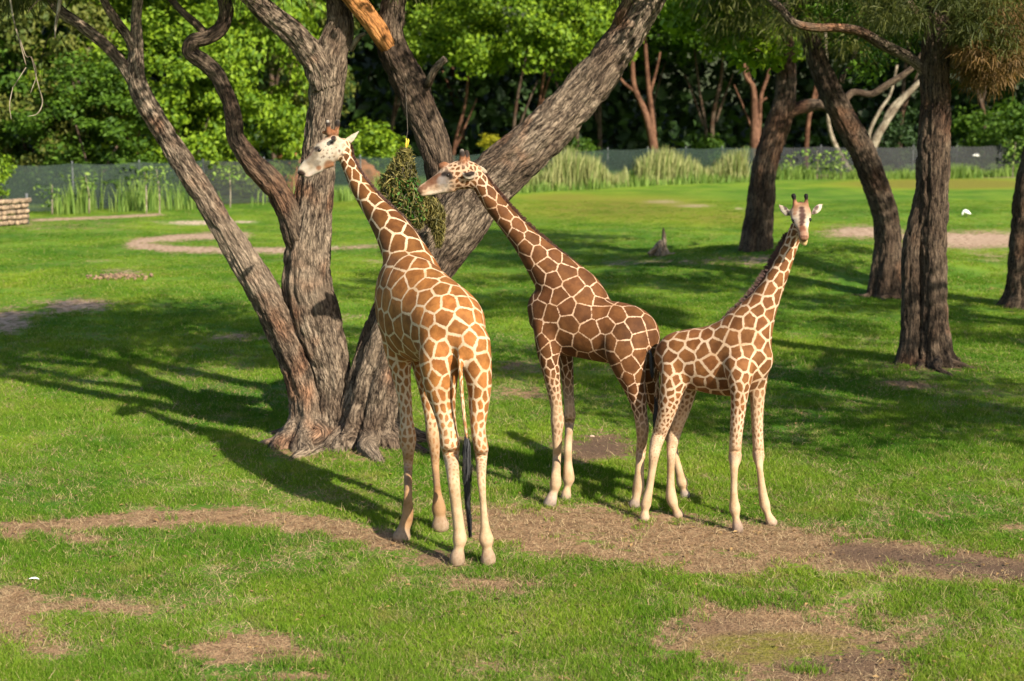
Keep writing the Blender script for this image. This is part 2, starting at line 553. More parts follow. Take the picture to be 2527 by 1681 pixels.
def bark_mat(name, dark, mid, light, scale=1.0, depth=0.03, red=0.0):
    """furrowed bark stretched along the limb (attribute 'bk': around, along)"""
    m, nt, b = new_mat(name)
    bk = attr(nt, 'bk').outputs['Vector']
    pos = geo_pos(nt)
    mp = nt.nodes.new('ShaderNodeVectorMath'); mp.operation = 'MULTIPLY'
    mp.inputs[1].default_value = (24 * scale, 24 * scale, 4.8 * scale)
    nt.links.new(bk, mp.inputs[0])
    n1 = noise_tex(nt, mp.outputs[0], 1.0, 5, 0.62)
    mp2 = nt.nodes.new('ShaderNodeVectorMath'); mp2.operation = 'MULTIPLY'
    mp2.inputs[1].default_value = (62 * scale, 62 * scale, 24 * scale)
    nt.links.new(bk, mp2.inputs[0])
    n2 = noise_tex(nt, mp2.outputs[0], 1.0, 3, 0.6)
    n3 = noise_tex(nt, pos, 1.6, 4, 0.6)
    wob = nt.nodes.new('ShaderNodeTexNoise'); wob.inputs['Scale'].default_value = 5.0; wob.inputs['Detail'].default_value = 3
    nt.links.new(bk, wob.inputs['Vector'])
    ofs = nt.nodes.new('ShaderNodeVectorMath'); ofs.operation = 'MULTIPLY_ADD'
    ofs.inputs[1].default_value = (0.09, 0.09, 0.25)
    nt.links.new(wob.outputs['Color'], ofs.inputs[0]); nt.links.new(bk, ofs.inputs[2])
    mp3 = nt.nodes.new('ShaderNodeVectorMath'); mp3.operation = 'MULTIPLY'
    mp3.inputs[1].default_value = (30 * scale, 30 * scale, 5.0 * scale)
    nt.links.new(ofs.outputs[0], mp3.inputs[0])
    vo = nt.nodes.new('ShaderNodeTexVoronoi'); vo.feature = 'DISTANCE_TO_EDGE'
    vo.inputs['Scale'].default_value = 1.0
    nt.links.new(mp3.outputs[0], vo.inputs['Vector'])
    pl = maprange(nt, vo.outputs['Distance'], 0.0, 0.22)
    h = math_(nt, 'ADD', math_(nt, 'MULTIPLY', n1, 0.64), math_(nt, 'MULTIPLY', n2, 0.36))
    h = math_(nt, 'ADD', h, math_(nt, 'MULTIPLY', math_(nt, 'SUBTRACT', pl, 0.5), 0.085))
    r = ramp(nt, [(0.36, dark), (0.48, mid), (0.64, light)])
    nt.links.new(h, r.inputs[0])
    n5 = noise_tex(nt, bk, 1.1, 5, 0.65)
    c = mixc(nt, maprange(nt, n3, 0.40, 0.66), r.outputs[0], mixc(nt, 1.0, r.outputs[0], (0.52, 0.47, 0.45), 'MULTIPLY'))
    c = mixc(nt, maprange(nt, n5, 0.50, 0.68), c, mixc(nt, 0.22, c, light))
    if red:
        n4 = noise_tex(nt, pos, 0.9, 3, 0.6)
        c = mixc(nt, math_(nt, 'MULTIPLY', maprange(nt, n4, 0.52, 0.68), red), c, mixc(nt, 1.0, c, (1.35, 0.80, 0.55), 'MULTIPLY'))
    nt.links.new(c, b.inputs['Base Color'])
    b.inputs['Roughness'].default_value = 0.9
    b.inputs['Specular IOR Level'].default_value = 0.15
    bump(nt, b, h, 1.0, depth)
    return m

m_bark = bark_mat('grey_brown_bark', (0.013, 0.009, 0.006), (0.088, 0.064, 0.044), (0.270, 0.205, 0.142), 1.0, 0.05, 0.8)
m_bark_dark = bark_mat('dark_furrowed_bark', (0.010, 0.007, 0.005), (0.056, 0.039, 0.026), (0.140, 0.100, 0.066), 1.0, 0.05, 0.5)
m_bark_red = bark_mat('reddish_bark', (0.040, 0.018, 0.010), (0.105, 0.050, 0.028), (0.190, 0.100, 0.060), 0.5, 0.03)
m_bark_pale = bark_mat('pale_bark', (0.070, 0.055, 0.035), (0.200, 0.165, 0.110), (0.400, 0.345, 0.255), 0.6, 0.02)
m_bark_strip = bark_mat('stripped_orange_wood', (0.060, 0.026, 0.010), (0.240, 0.100, 0.030), (0.430, 0.200, 0.065), 0.75, 0.03)

def limb_mesh(C, r, nseg, seed, rough=0.07, lobes=0.0, nlobe=5, fiss=1.0):
    """bark-covered tube: C (n,3) centres already resampled, r radii; ridges run along it"""
    n = len(C)
    T = nrm(np.gradient(C, axis=0))
    ref = np.array([0.2, 1.0, 0.1])
    A = nrm(np.cross(T, np.tile(ref, (n, 1))))
    B = np.cross(T, A)
    L = np.concatenate([[0], np.cumsum(np.linalg.norm(np.diff(C, axis=0), axis=1))])
    th = np.linspace(0, 2 * math.pi, nseg, endpoint=False)
    TH, LL = np.meshgrid(th, L)
    rr = r[:, None] * np.ones((1, nseg))
    ca, sa = np.cos(TH), np.sin(TH)
    # long furrows and knots
    rm = np.maximum(rr, 0.02)
    f1 = vnoise(ca * 5 + seed, sa * 5, LL * 1.3, seed)
    f2 = vnoise(ca * 14 + seed, sa * 14, LL * 3.2, seed + 3)
    f3 = fbm(ca * 1.6 + seed, sa * 1.6, LL * 0.9, seed + 7, 3)
    rad = rr * (1 + rough * (0.6 * f1 + 0.3 * (1 - 2 * np.abs(f2)) + 2.2 * f3))
    if nseg >= 28:           # bark plates and fissures, a couple of centimetres deep
        k1 = np.abs(vnoise(ca * rm * 16 + seed, sa * rm * 16, LL * 2.6, seed + 21))
        k2 = np.abs(vnoise(ca * rm * 34 + seed, sa * rm * 34, LL * 6.0, seed + 22))
        rad = rad + fiss * np.minimum(1, rr / 0.2) * (0.026 * (np.minimum(k1 * 3.2, 1) - 0.6) + 0.012 * (np.minimum(k2 * 3, 1) - 0.6))
    if lobes is not None and np.any(np.asarray(lobes) > 0):
        lb = np.asarray(lobes)[:, None] if np.ndim(lobes) else lobes
        ph = TH * nlobe + 1.2 * vnoise(LL * 0.8, TH * 0 + seed, 0, seed + 11) + seed
        rad = rad * (1 + lb * (np.abs(np.cos(ph / 2)) ** 0.8 - 0.55) * 1.2 + lb * 0.5 * vnoise(ca * 2.3, sa * 2.3, LL * 0.5, seed + 5))
    V = C[:, None] + rad[..., None] * (ca[..., None] * A[:, None] + sa[..., None] * B[:, None])
    bk = np.stack([ca * rm, sa * rm, LL], -1).reshape(-1, 3) + seed * 3.1
    V = V.reshape(-1, 3)
    i = np.arange(n - 1)[:, None] * nseg
    j = np.arange(nseg)[None, :]
    k = (j + 1) % nseg
    Q = np.stack([i + j, i + k, i + nseg + k, i + nseg + j], -1).reshape(-1, 4)
    V = np.vstack([V, C[0], C[-1]])
    bk = np.vstack([bk, bk[0], bk[-1]])
    j = np.arange(nseg)
    m = n * nseg
    Tt = np.vstack([np.stack([np.full(nseg, m), (j + 1) % nseg, j], 1), np.stack([np.full(nseg, m + 1), (n - 1) * nseg + j, (n - 1) * nseg + (j + 1) % nseg], 1)])
    return V, [Q, Tt], bk

def limb_obj(name, parts, mat, parent, base):
    """parts: list of limb_mesh results joined into one part"""
    V, F = merge([(v, f) for v, f, _ in parts])
    bk = np.vstack([b for _, _, b in parts])
    me = mk_mesh(name, V - np.array(base), F, attrs={'bk': ('FLOAT_VECTOR', bk)})
    return obj(name, me, mat, parent)

def picture_limb(view, pts, step=0.05, nseg=40, seed=1, rough=0.07, lobes=None, nlobe=5, wig=0.0, fiss=1.0):
    if nseg >= 28:
        nseg, step = int(nseg * 2.0), step * 0.62
    """limb traced as (x, y, distance, half width px)"""
    rows = []
    for x, y, Y, r in pts:
        c, m = P(view, x, y, Y)
        rows.append([*c, r * m])
    q = crom(rows, 8)
    L = np.concatenate([[0], np.cumsum(np.linalg.norm(np.diff(q[:, :3], axis=0), axis=1))])
    n = max(4, int(L[-1] / step))
    t = np.linspace(0, L[-1], n)
    q = np.stack([np.interp(t, L, q[:, j]) for j in range(4)], 1)
    if wig:
        q[:, 0] += wig * vnoise(t * 2.5, seed, 0, seed); q[:, 2] += wig * vnoise(t * 2.5, seed + 5.5, 0, seed)
    lb = None
    if lobes is not None:
        lb = np.interp(t / t[-1], lobes[0], lobes[1])
    return limb_mesh(q[:, :3], q[:, 3], nseg, seed, rough, lb, nlobe, fiss), q

# ---- far woodland: trees along and beyond the fence
FENCE = [(-46, 52), (-34, 53.5), (-20.5, 57.5), (-11, 63.5), (0.5, 76), (12.6, 86), (22, 88.5), (34, 92), (60, 101)]
def fence_y(x):
    return np.interp(x, [p[0] for p in FENCE], [p[1] for p in FENCE])

def make_crown(seed, n_cl, per, rx, ry, rz, cl, size, **kw):
    rng = np.random.default_rng(seed)
    Cn, out = crown_points(rng, n_cl, per, rx, ry, rz, cl, **kw)
    V, F, lv = leaf_cards(Cn, size, rng, out=out)
    return mk_mesh('crown', V, [F], smooth=False, attrs={'lv': ('FLOAT', lv)})

def far_trunk(name, seed, stems, mat, parent, nseg=9):
    stems = [[(p[0], p[1], p[2], p[3] * .72) for p in st] for st in stems]
    parts = []
    for k, pts in enumerate(stems):
        q = crom(np.array(pts, float), 6)
        parts.append(limb_mesh(q[:, :3], q[:, 3], nseg, seed + k, 0.06))
    return limb_obj(name, parts, mat, parent, (0, 0, 0))

_bush = [make_crown(100 + i, 84, 145, 4.6, 3.4, 5.4, 0.92, 0.31, fill=0.6, bottom=-0.95) for i in range(2)]
_broad = [make_crown(110 + i, 62, 150, 5.6, 4.4, 3.8, 1.05, 0.31, fill=0.5, bottom=-0.6) for i in range(2)]
_tall = [make_crown(120 + i, 100, 64, 6.0, 5.0, 6.0, 1.5, 0.62, fill=0.55, bottom=-0.75) for i in range(2)]
_shrub = make_crown(130, 40, 60, 1.5, 1.2, 1.5, 0.5, 0.22, fill=0.4, bottom=-0.9)

def far_tree(x, y, crown, mat, cz, scale, trunk_top, r0, seed, label, group='trees beyond the fence', stems=None, bark=None, rot=None, cat='tree', name='leafy_tree', cx=0.0):
    z = float(gh(x, y))
    rng = random.Random(seed)
    t = empty(name, (x, y, z), label, cat, group)
    if stems is None:
        lx = rng.uniform(-1.3, 1.3)
        stems = [[(0, 0, -0.2, r0), (lx * .15 + rng.uniform(-.3, .3), 0, trunk_top * .3, r0 * .8), (lx * .5 + rng.uniform(-.3, .3), 0, trunk_top * .6, r0 * .65), (lx, rng.uniform(-.3, .3), trunk_top, r0 * .4)]]
        if r0 > .12:
            h0 = trunk_top * rng.uniform(.3, .5)
            sg = rng.choice((-1, 1))
            stems.append([(lx * .2, 0, h0 * .8, r0 * .55), (lx * .3 + sg * .5, 0, h0 + .9, r0 * .45), (lx * .4 + sg * 1.1, .2, h0 + 2.6, r0 * .3)])
    far_trunk('trunk', seed, stems, bark or (m_bark_red if seed % 3 == 0 or seed >= 380 and seed < 390 else m_bark_dark), t)
    c = bpy.data.objects.new('crown', crown)
    COL.objects.link(c)
    c.parent = t
    c.location = (cx, 0, cz)
    c.scale = scale if isinstance(scale, tuple) else (scale,) * 3
    c.rotation_euler = (0, 0, rot if rot is not None else rng.uniform(0, 6.28))
    # same leaves, own material slot per object
    if not crown.materials:
        crown.materials.append(mat)
    c.material_slots[0].link = 'OBJECT'
    c.material_slots[0].material = mat
    return t

def wx(px, Y):
    return (px - 1178.5) / 3274.0 * Y

# bushy sunlit trees on the left, leaves to the ground
for i, (px, Y, cz, sc, mt, lb) in enumerate([
        (-150, 64, 4.6, (1.1, 1.0, 1.15), m_leaf_mid, 'mid green tree at the far left edge of the woodland'),
        (70, 66, 6.2, (0.95, 0.9, 1.05), m_leaf_olive, 'olive tinted tree leaning over the low wall at the left'),
        (215, 63, 3.2, (0.85, 0.8, 0.62), m_leaf_mid, 'low dark green bushy tree behind the left part of the fence'),
        (330, 68, 6.9, (1.05, 1.0, 1.15), m_leaf_fresh, 'bright green tree filling the gap above the left limb'),
        (450, 65, 4.3, (0.82, 0.8, 0.80), m_leaf_fresh, 'fresh green bushy tree just left of the twisted limb'),
        (585, 68, 6.2, (0.80, 0.9, 1.15), m_leaf_fresh, 'bright green tree between the twisted limb and the main trunk'),
        (700, 74, 8.6, (0.8, 0.8, 1.0), m_leaf_olive, 'olive brown tree behind the top of the main trunk')]):
    far_tree(wx(px, Y), Y, _bush[i % 2], mt, cz, sc, cz * 0.8, 0.16, 300 + i, lb)
# spreading trees in the middle, lit canopy above dark shade
for i, (px, Y, cz, sc, mt, lb) in enumerate([
        (1040, 88, 8.2, (0.70, .9, 0.8), m_leaf_fresh, 'bright spreading tree whose canopy hangs behind the two necks'),
        (1180, 84, 8.6, (0.95, .9, 1.0), m_leaf_fresh, 'broad bright green canopy in the middle of the woodland'),
        (1330, 86, 9.4, (0.90, .9, 1.1), m_leaf_fresh, 'bright canopy crossed by the leaning trunk'),
        (1240, 92, 13.4, (1.4, 1, 1.0), m_leaf_mid, 'tall mid green tree rising behind the bright middle canopies'),
        (900, 90, 12.6, (1.2, 1, 1.0), m_leaf_mid, 'tall mid green tree seen between the main trunk and the orange limb'),
        (1620, 96, 9.6, (0.95, .9, .9), m_leaf_mid, 'canopy with bright lower sprays right of the leaning trunk'),
        (1740, 92, 9.3, (0.62, .8, .85), m_leaf_fresh, 'small bright canopy behind the upright trunk with the side limb'),
        (1500, 98, 13.0, (1.2, 1, 1.0), m_leaf_olive, 'olive canopy high above the reddish stems')]):
    far_tree(wx(px, Y), Y, _broad[i % 2], mt, cz, sc, cz * 0.9, 0.2, 330 + i, lb)
far_tree(wx(870, 80), 80, _shrub, m_leaf_fresh, 1.9, (1.5, 1.2, 1.15), 1.4, 0.06, 360, 'rounded fresh green shrub right behind the head of the orange giraffe', 'shrubs at the woodland edge', name='shrub', cat='shrub')
far_tree(wx(800, 84), 84, _shrub, m_leaf_mid, 1.6, 1.2, 1.2, 0.06, 361, 'dark green shrub behind the main trunk', 'shrubs at the woodland edge', name='shrub', cat='shrub')
far_tree(wx(1130, 84), 84, _shrub, m_leaf_gold, 2.3, (0.45, .5, .35), 2.0, 0.04, 362, 'small yellow leaved shrub in the shade behind the dark giraffe', 'shrubs at the woodland edge', name='shrub', cat='shrub')
far_tree(wx(1165, 83), 83, _shrub, m_leaf_mid, 1.1, (1.0, .8, .8), 1.0, 0.04, 363, 'blue green shrub under the yellow leaves', 'shrubs at the woodland edge', name='shrub', cat='shrub')
far_tree(wx(1340, 86), 86, _shrub, m_leaf_mid, 1.4, (0.8, .8, .8), 1.0, 0.04, 364, 'green shrub under the leaning trunk', 'shrubs at the woodland edge', name='shrub', cat='shrub')
far_tree(wx(-18, 52), 52, _shrub, m_leaf_fresh, 1.95, (0.62, .6, .72), 1.2, 0.05, 365, 'sunlit yellow green bush behind the low wall at the left edge', 'shrubs at the woodland edge', name='shrub', cat='shrub')
for i, (px, Y, s, lb) in enumerate([(2050, 99, 1.4, 'dark green shrub behind the fence left of the tall right trunk'), (2260, 98, 1.5, 'green shrub leaning over the fence at the right'), (2340, 92, 1.6, 'bright leafed shrub at the right end of the fence'), (1620, 96, 0.9, 'small shrub behind the reeds')]):
    far_tree(wx(px, Y), Y, _shrub, m_leaf_mid if i else m_leaf_dark, 1.5 * s, s, 1.0, 0.05, 366 + i, lb, 'shrubs at the woodland edge', name='shrub', cat='shrub')

# stems in the shade on the right
x0, Y0 = wx(1503, 93), 93
S = lambda px, py, Y, r: tuple(P(VW, px, py, Y)[0] - np.array([x0, Y0, gh(x0, Y0)])) + (r,)
far_tree(x0, Y0, _tall[0], m_leaf_mid, 15.5, (0.9, .8, 0.75), 0, 0.2, 380, 'tree with reddish forked stems right of the leaning trunk', stems=[
    [(0, 0, -.2, .42), S(1503, 330, 93, .42), S(1485, 260, 93, .3), S(1460, 200, 93, .25), S(1455, 130, 93, .2), S(1450, 20, 93, .16)], [S(1460, 210, 93, .17), S(1435, 190, 93, .14), S(1418, 165, 93, .1)],
    [S(1505, 320, 93, .3), S(1497, 240, 93, .25), S(1490, 170, 93, .2), S(1482, 60, 93, .15)], [S(1493, 225, 93, .16), S(1510, 165, 93, .12), S(1520, 120, 93, .08)]])
x0, Y0 = wx(1740, 91), 91
far_tree(x0, Y0, _tall[1], m_leaf_olive, 15.0, (0.7, .7, 0.7), 0, 0.2, 381, 'slim reddish stems behind the upright trunk with the side limb', stems=[
    [(0, 0, -.2, .5), S(1738, 340, 91, .45), S(1737, 260, 91, .34), S(1733, 200, 91, .25), S(1715, 170, 91, .2), S(1705, 60, 91, .15)], [S(1742, 350, 91, .25), S(1748, 280, 91, .2), S(1752, 220, 91, .18), S(1770, 160, 91, .14), S(1775, 40, 91, .12)], [S(1740, 300, 91, .15), S(1750, 240, 91, .13), S(1765, 225, 91, .1)]])
x0, Y0 = wx(2000, 97), 97
far_tree(x0, Y0, _tall[0], m_leaf_dark, 15.5, (1.0, .8, 0.7), 0, 0.2, 382, 'pale barked tree with spreading stems behind the leaning right trunk', bark=m_bark_pale, stems=[
    [S(2000, 400, 97, .5), S(2012, 330, 97, .42), S(2040, 280, 97, .34), S(2075, 230, 97, .3), S(2110, 195, 97, .26), S(2150, 150, 97, .2), S(2190, 40, 97, .15)],
    [S(1990, 400, 97, .3), S(2000, 310, 97, .2), S(2025, 255, 97, .17), S(2050, 215, 97, .13), S(2065, 150, 97, .1)],
    [S(1960, 400, 97, .3), S(1925, 340, 97, .24), S(1908, 290, 97, .2), S(1905, 230, 97, .16), S(1900, 60, 97, .12)],
    [S(2020, 330, 97, .18), S(2045, 255, 97, .14), S(2095, 205, 97, .1)]])

# more canopy along the back row: shades the ground below
for i, (px, Y, cz, sc, mt) in enumerate([(-80, 76, 13, 1.0, m_leaf_mid), (180, 78, 13, 1.0, m_leaf_mid), (420, 80, 13.5, 1.0, m_leaf_mid), (640, 84, 14, 1.0, m_leaf_olive), (840, 97, 14.5, .9, m_leaf_mid), (1060, 98, 14.5, .9, m_leaf_mid),
                                         (1380, 100, 14, 1.0, m_leaf_mid), (1640, 103, 14.5, 1.0, m_leaf_dark), (1850, 101, 14, 1.0, m_leaf_olive), (2060, 104, 14, 1.0, m_leaf_dark), (2250, 102, 14, 1.05, m_leaf_mid), (2440, 103, 13.5, 1.1, m_leaf_dark)]):
    side = ['left limb', 'low wall', 'twisted limb', 'main trunk', 'orange limb', 'hanging browse', 'leaning trunk', 'reddish stems', 'side limb', 'pale stems', 'tall right trunk', 'right edge'][i]
    far_tree(wx(px, Y), Y, _tall[i % 2], mt, cz, sc, 11, 0.28, 400 + i, 'tall shade tree of the back row, high above the ' + side)

# the depth of the wood: a mass of leaves, deep canopy shade put into their colour
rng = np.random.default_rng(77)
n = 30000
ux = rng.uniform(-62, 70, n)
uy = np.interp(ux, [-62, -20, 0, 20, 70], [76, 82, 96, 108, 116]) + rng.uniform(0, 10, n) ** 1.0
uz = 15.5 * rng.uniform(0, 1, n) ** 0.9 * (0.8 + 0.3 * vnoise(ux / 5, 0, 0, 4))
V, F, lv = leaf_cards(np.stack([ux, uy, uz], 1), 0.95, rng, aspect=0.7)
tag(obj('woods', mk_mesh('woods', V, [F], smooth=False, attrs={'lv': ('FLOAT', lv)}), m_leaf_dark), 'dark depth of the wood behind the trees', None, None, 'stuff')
# added dark rise closing the sky gaps, deep shade put into its colour
hx = np.linspace(-160, 170, 34); hy = np.linspace(0, 60, 10)
HX, HY = np.meshgrid(hx, hy)
base_y = np.interp(HX, [-160, -62, -20, 0, 20, 70, 170], [80, 88, 94, 108, 120, 128, 140])
HZ = -0.2 + 26 * sstep(0, 22, HY) + 1.5 * vnoise(HX / 8, HY / 8, 0, 3) * (HY > 1)
k = (np.arange(9)[:, None] * 34 + np.arange(33)[None]).ravel()
m_hill = simple_mat('shade_backdrop', (0.022, 0.030, 0.010), 0.95, 0.5, 0.8)
tag(obj('backdrop_hill', mk_mesh('backdrop_hill', np.stack([HX, base_y + HY, HZ], -1).reshape(-1, 3), [np.stack([k, k + 1, k + 35, k + 34], 1)]), m_hill), 'dark backdrop rise added behind the trees', None, None, 'structure')

# ---- reddish earth bank seen behind the main trunk
def lump(name, loc, size, seed, mat, label, cat, parent=None, rough=0.25, seg=20, group=None, box=0):
    th = np.linspace(0.02, math.pi - 0.02, seg // 2)
    ph = np.linspace(0, 2 * math.pi, seg, endpoint=False)
    TH, PH = np.meshgrid(th, ph, indexing='ij')
    d = np.stack([np.sin(TH) * np.cos(PH), np.sin(TH) * np.sin(PH), np.cos(TH)], -1)
    r = 1 + rough * fbm(d[..., 0] * 1.6 + seed, d[..., 1] * 1.6, d[..., 2] * 1.6, seed, 4) * 1.6
    if box:
        d = d / ((np.abs(d) ** box).sum(-1, keepdims=True) ** (1 / box))
    V = (d * r[..., None] * np.array(size)).reshape(-1, 3)
    a, b_ = len(th), seg
    i = np.arange(a - 1)[:, None] * b_; j = np.arange(b_)[None]
    Q = np.stack([i + j, i + b_ + j, i + b_ + (j + 1) % b_, i + (j + 1) % b_], -1).reshape(-1, 4)
    o = obj(name, mk_mesh(name, V, [Q]), mat, parent, loc)
    if label:
        tag(o, label, cat, group)
    return o
m_terra = simple_mat('red_earth', (0.30, 0.115, 0.045), 0.95, 0.45, 2.2, 0.06)
lump('earth_mound', (wx(672, 72), 72, 1.2), (0.75, 0.8, 1.55), 3, m_terra, 'reddish orange earth mound peeping out left of the main trunk', 'earth mound', group='red earth mounds behind the fence')
lump('earth_mound', (wx(838, 75), 75, 0.6), (0.85, 0.5, 0.95), 12, m_terra, 'rounded reddish earth mound right of the nape of the orange giraffe', 'earth mound', rough=.55, seg=32, group='red earth mounds behind the fence')

# ---- fence: posts and shade-cloth panels
def cloth_mat(name, col):
    m, nt, b = new_mat(name)
    p = geo_pos(nt)
    c = mixc(nt, noise_tex(nt, p, 3.0, 4, 0.6), tuple(x * 0.6 for x in col), tuple(x * 1.4 for x in col))
    nt.links.new(c, b.inputs['Base Color'])
    b.inputs['Roughness'].default_value = 0.7
    tr = nt.nodes.new('ShaderNodeBsdfTransparent')
    mx = nt.nodes.new('ShaderNodeMixShader')
    mx.inputs[0].default_value = 0.36
    nt.links.new(b.outputs[0], mx.inputs[1]); nt.links.new(tr.outputs[0], mx.inputs[2])
    nt.links.new(mx.outputs[0], nt.nodes['Material Output'].inputs[0])
    return m
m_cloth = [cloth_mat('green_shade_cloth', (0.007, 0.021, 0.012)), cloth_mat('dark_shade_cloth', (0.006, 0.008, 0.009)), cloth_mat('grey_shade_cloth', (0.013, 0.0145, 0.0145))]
m_post = simple_mat('galvanised_post', (0.075, 0.08, 0.078), 0.6, 0.2, 4)
fence = empty('fence', (FENCE[2][0], FENCE[2][1], 0), 'long wire fence hung with dark shade cloth at the far side of the lawn', 'fence')
fb = np.array([FENCE[2][0], FENCE[2][1], 0])
fpts = []
for (xa, ya), (xb, yb) in zip(FENCE[1:-1], FENCE[2:]):
    L = math.hypot(xb - xa, yb - ya)
    n = max(1, int(round(L / 2.9)))
    for k in range(n):
        fpts.append((xa + (xb - xa) * k / n, ya + (yb - ya) * k / n))
fpts.append(FENCE[-1])
FH = 1.95
def post_mesh():
    th = np.linspace(0, 2 * math.pi, 8, endpoint=False)
    C = np.array([[0, 0, -0.3], [0, 0, FH + .08], [0, 0, FH + .1]])
    A = np.array([[.035, 0, 0], [.035, 0, 0], [.02, 0, 0]]); B = np.array([[0, .035, 0], [0, .035, 0], [0, .02, 0]])
    V, Q, T = loft(C, A, B, 8)
    return mk_mesh('post', V, [Q, T])
pm = post_mesh()
for i, (x, y) in enumerate(fpts):
    obj('post', pm, m_post, fence, tuple(np.array([x, y, gh(x, y)]) - fb))
    if i + 1 < len(fpts):
        x2, y2 = fpts[i + 1]
        n, mz = 9, 5
        V = []
        for a in range(n):
            for c in range(mz):
                f, g = a / (n - 1), c / (mz - 1)
                xx, yy = x + (x2 - x) * f, y + (y2 - y) * f
                sag = -0.07 * math.sin(math.pi * f) * g
                bel = 0.05 * math.sin(f * 9 + i * 2.1 + g * 3) * math.sin(math.pi * g)
                V.append((xx, yy - 0.045 + bel, gh(xx, yy) + 0.03 + (FH - 0.03) * g + sag))
        V = np.array(V) - fb
        kk = (np.arange(n - 1)[:, None] * mz + np.arange(mz - 1)[None]).ravel()
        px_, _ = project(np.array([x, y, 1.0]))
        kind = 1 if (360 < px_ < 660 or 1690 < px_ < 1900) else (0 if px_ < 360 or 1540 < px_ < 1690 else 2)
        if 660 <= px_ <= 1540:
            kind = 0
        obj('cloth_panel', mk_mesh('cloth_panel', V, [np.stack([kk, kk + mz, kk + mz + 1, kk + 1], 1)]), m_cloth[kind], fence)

# ---- low rough wall at the left edge
m_wall = simple_mat('rough_stone', (0.22, 0.155, 0.095), 0.95, 0.6, 9, 0.03)
wall = empty('stone_wall', tuple(hitw(20, 520)), 'low rough tan stone wall at the left edge of the lawn', 'wall')
wb = np.array(wall.location)
rs = random.Random(5)
p0, p1 = hitw(-60, 527), hitw(60, 516)
d = (p1 - p0) / np.linalg.norm(p1 - p0)
ln = np.linalg.norm(p1 - p0)
stone = [lump('stone', None, (0.5, 0.5, 0.5), 40 + i, m_wall, None, None, rough=0.16, seg=16, box=5) for i in range(3)]
smesh = [o.data for o in stone]
for o in stone:
    bpy.data.objects.remove(o)
zrow = 0.0
for row in range(5):
    x = 0.12 * (row % 2)
    while x < ln:
        w = rs.uniform(0.22, 0.42)
        o = obj('stone', smesh[rs.randrange(3)], None, wall)
        q = p0 + d * (x + w / 2)
        o.location = (q[0] - wb[0], q[1] - wb[1] + rs.uniform(-.03, .03), q[2] - wb[2] + 0.1 + row * 0.19)
        o.scale = (w * .96, 0.36, 0.175)
        o.rotation_euler = (rs.uniform(-.1, .1), rs.uniform(-.1, .1), rs.uniform(-.15, .15) + math.atan2(d[1], d[0]))
        x += w * 0.98
V, Q, T = loft(np.array([[0, 0, -0.2], [0, 0, 1.12]]), np.array([[.05, 0, 0]] * 2), np.array([[0, .05, 0]] * 2), 8)
obj('end_post', mk_mesh('end_post', V, [Q, T]), m_post, wall, tuple(p1 + d * 0.1 - wb))

# ---- tall weeds and reeds along the fence
def blades(P0, H, rng, w=0.03, lean=0.18, segs=3, head=0.0):
    n = len(P0)
    ang = rng.uniform(0, 2 * math.pi, n)
    side = np.stack([np.cos(ang), np.sin(ang), np.zeros(n)], 1)
    la = rng.uniform(0, 2 * math.pi, n)
    ld = np.stack([np.cos(la), np.sin(la), np.zeros(n)], 1) * (lean * rng.uniform(0.2, 1.4, n))[:, None]
    rows = []
    for k in range(segs + 1):
        f = k / segs
        c = P0 + np.stack([0 * H, 0 * H, H * f * (1 - 0.1 * f)], 1) + ld * (H * f * f)[:, None]
        ww = (w * (1 - 0.85 * f ** 1.5) + head * math.sin(math.pi * min(1, max(0, (f - .6) / .4))))
        rows += [c - side * ww, c + side * ww]
    V = np.stack(rows, 1)
    m = 2 * (segs + 1)
    i = np.arange(n)[:, None] * m
    Q = np.concatenate([np.stack([i[:, 0] + 2 * k, i[:, 0] + 2 * k + 1, i[:, 0] + 2 * k + 3, i[:, 0] + 2 * k + 2], 1) for k in range(segs)])
    return V.reshape(-1, 3), Q, np.repeat(rng.uniform(0, 1, n), m)

m_reed = leaf_mat('tall_dry_reeds', (0.12, 0.17, 0.035), (0.33, 0.32, 0.13), 0.3, 0.5)
m_weed = leaf_mat('green_weeds', (0.075, 0.155, 0.020), (0.22, 0.31, 0.06), 0.35, 0.5)
def weeds(name, x0, x1, n, h0, h1, off0, off1, mat, seed, label, w=0.03, clump=0.5, head=0.0):
    rng = np.random.default_rng(seed)
    x = rng.uniform(x0, x1, n)
    keep = vnoise(x * 0.9, seed, 0, seed) + rng.uniform(-.5, .5, n) > clump - 0.75
    x = x[keep]
    y = fence_y(x) - rng.uniform(off0, off1, len(x))
    H = rng.uniform(h0, h1, len(x)) * (0.75 + 0.45 * vnoise(x * 0.7, 3, 0, seed + 1))
    V, Q, lv = blades(np.stack([x, y, gh(x, y) - 0.02], 1), H, rng, w, head=head)
    tag(obj(name, mk_mesh(name, V, [Q], smooth=False, attrs={'lv': ('FLOAT', lv)}), mat), label, None, None, 'stuff')
weeds('weeds', -21, -8, 3600, 0.3, 1.75, 0.15, 2.4, m_weed, 51, 'tall green weeds in front of the left fence', 0.020, 0.62)
weeds('weeds', -9, 2, 3400, 0.3, 1.7, 0.2, 2.4, m_weed, 52, 'green weeds at the foot of the fence behind the trunks', 0.022, 0.5)
weeds('reeds', 0.2, 13.8, 7600, 0.7, 2.5, 0.3, 2.8, m_reed, 53, 'thick stand of tall tan reeds in front of the middle fence', 0.024, 0.35, 0.02)
weeds('weeds', 0.2, 14.8, 3000, 0.15, 0.75, 1.6, 3.8, m_weed, 54, 'green weeds in front of the tan reeds', 0.026, 0.2)
weeds('weeds', 13.5, 40, 5200, 0.25, 1.0, 0.15, 1.6, m_weed, 55, 'patchy low weeds at the foot of the right fence', 0.026, 0.45)
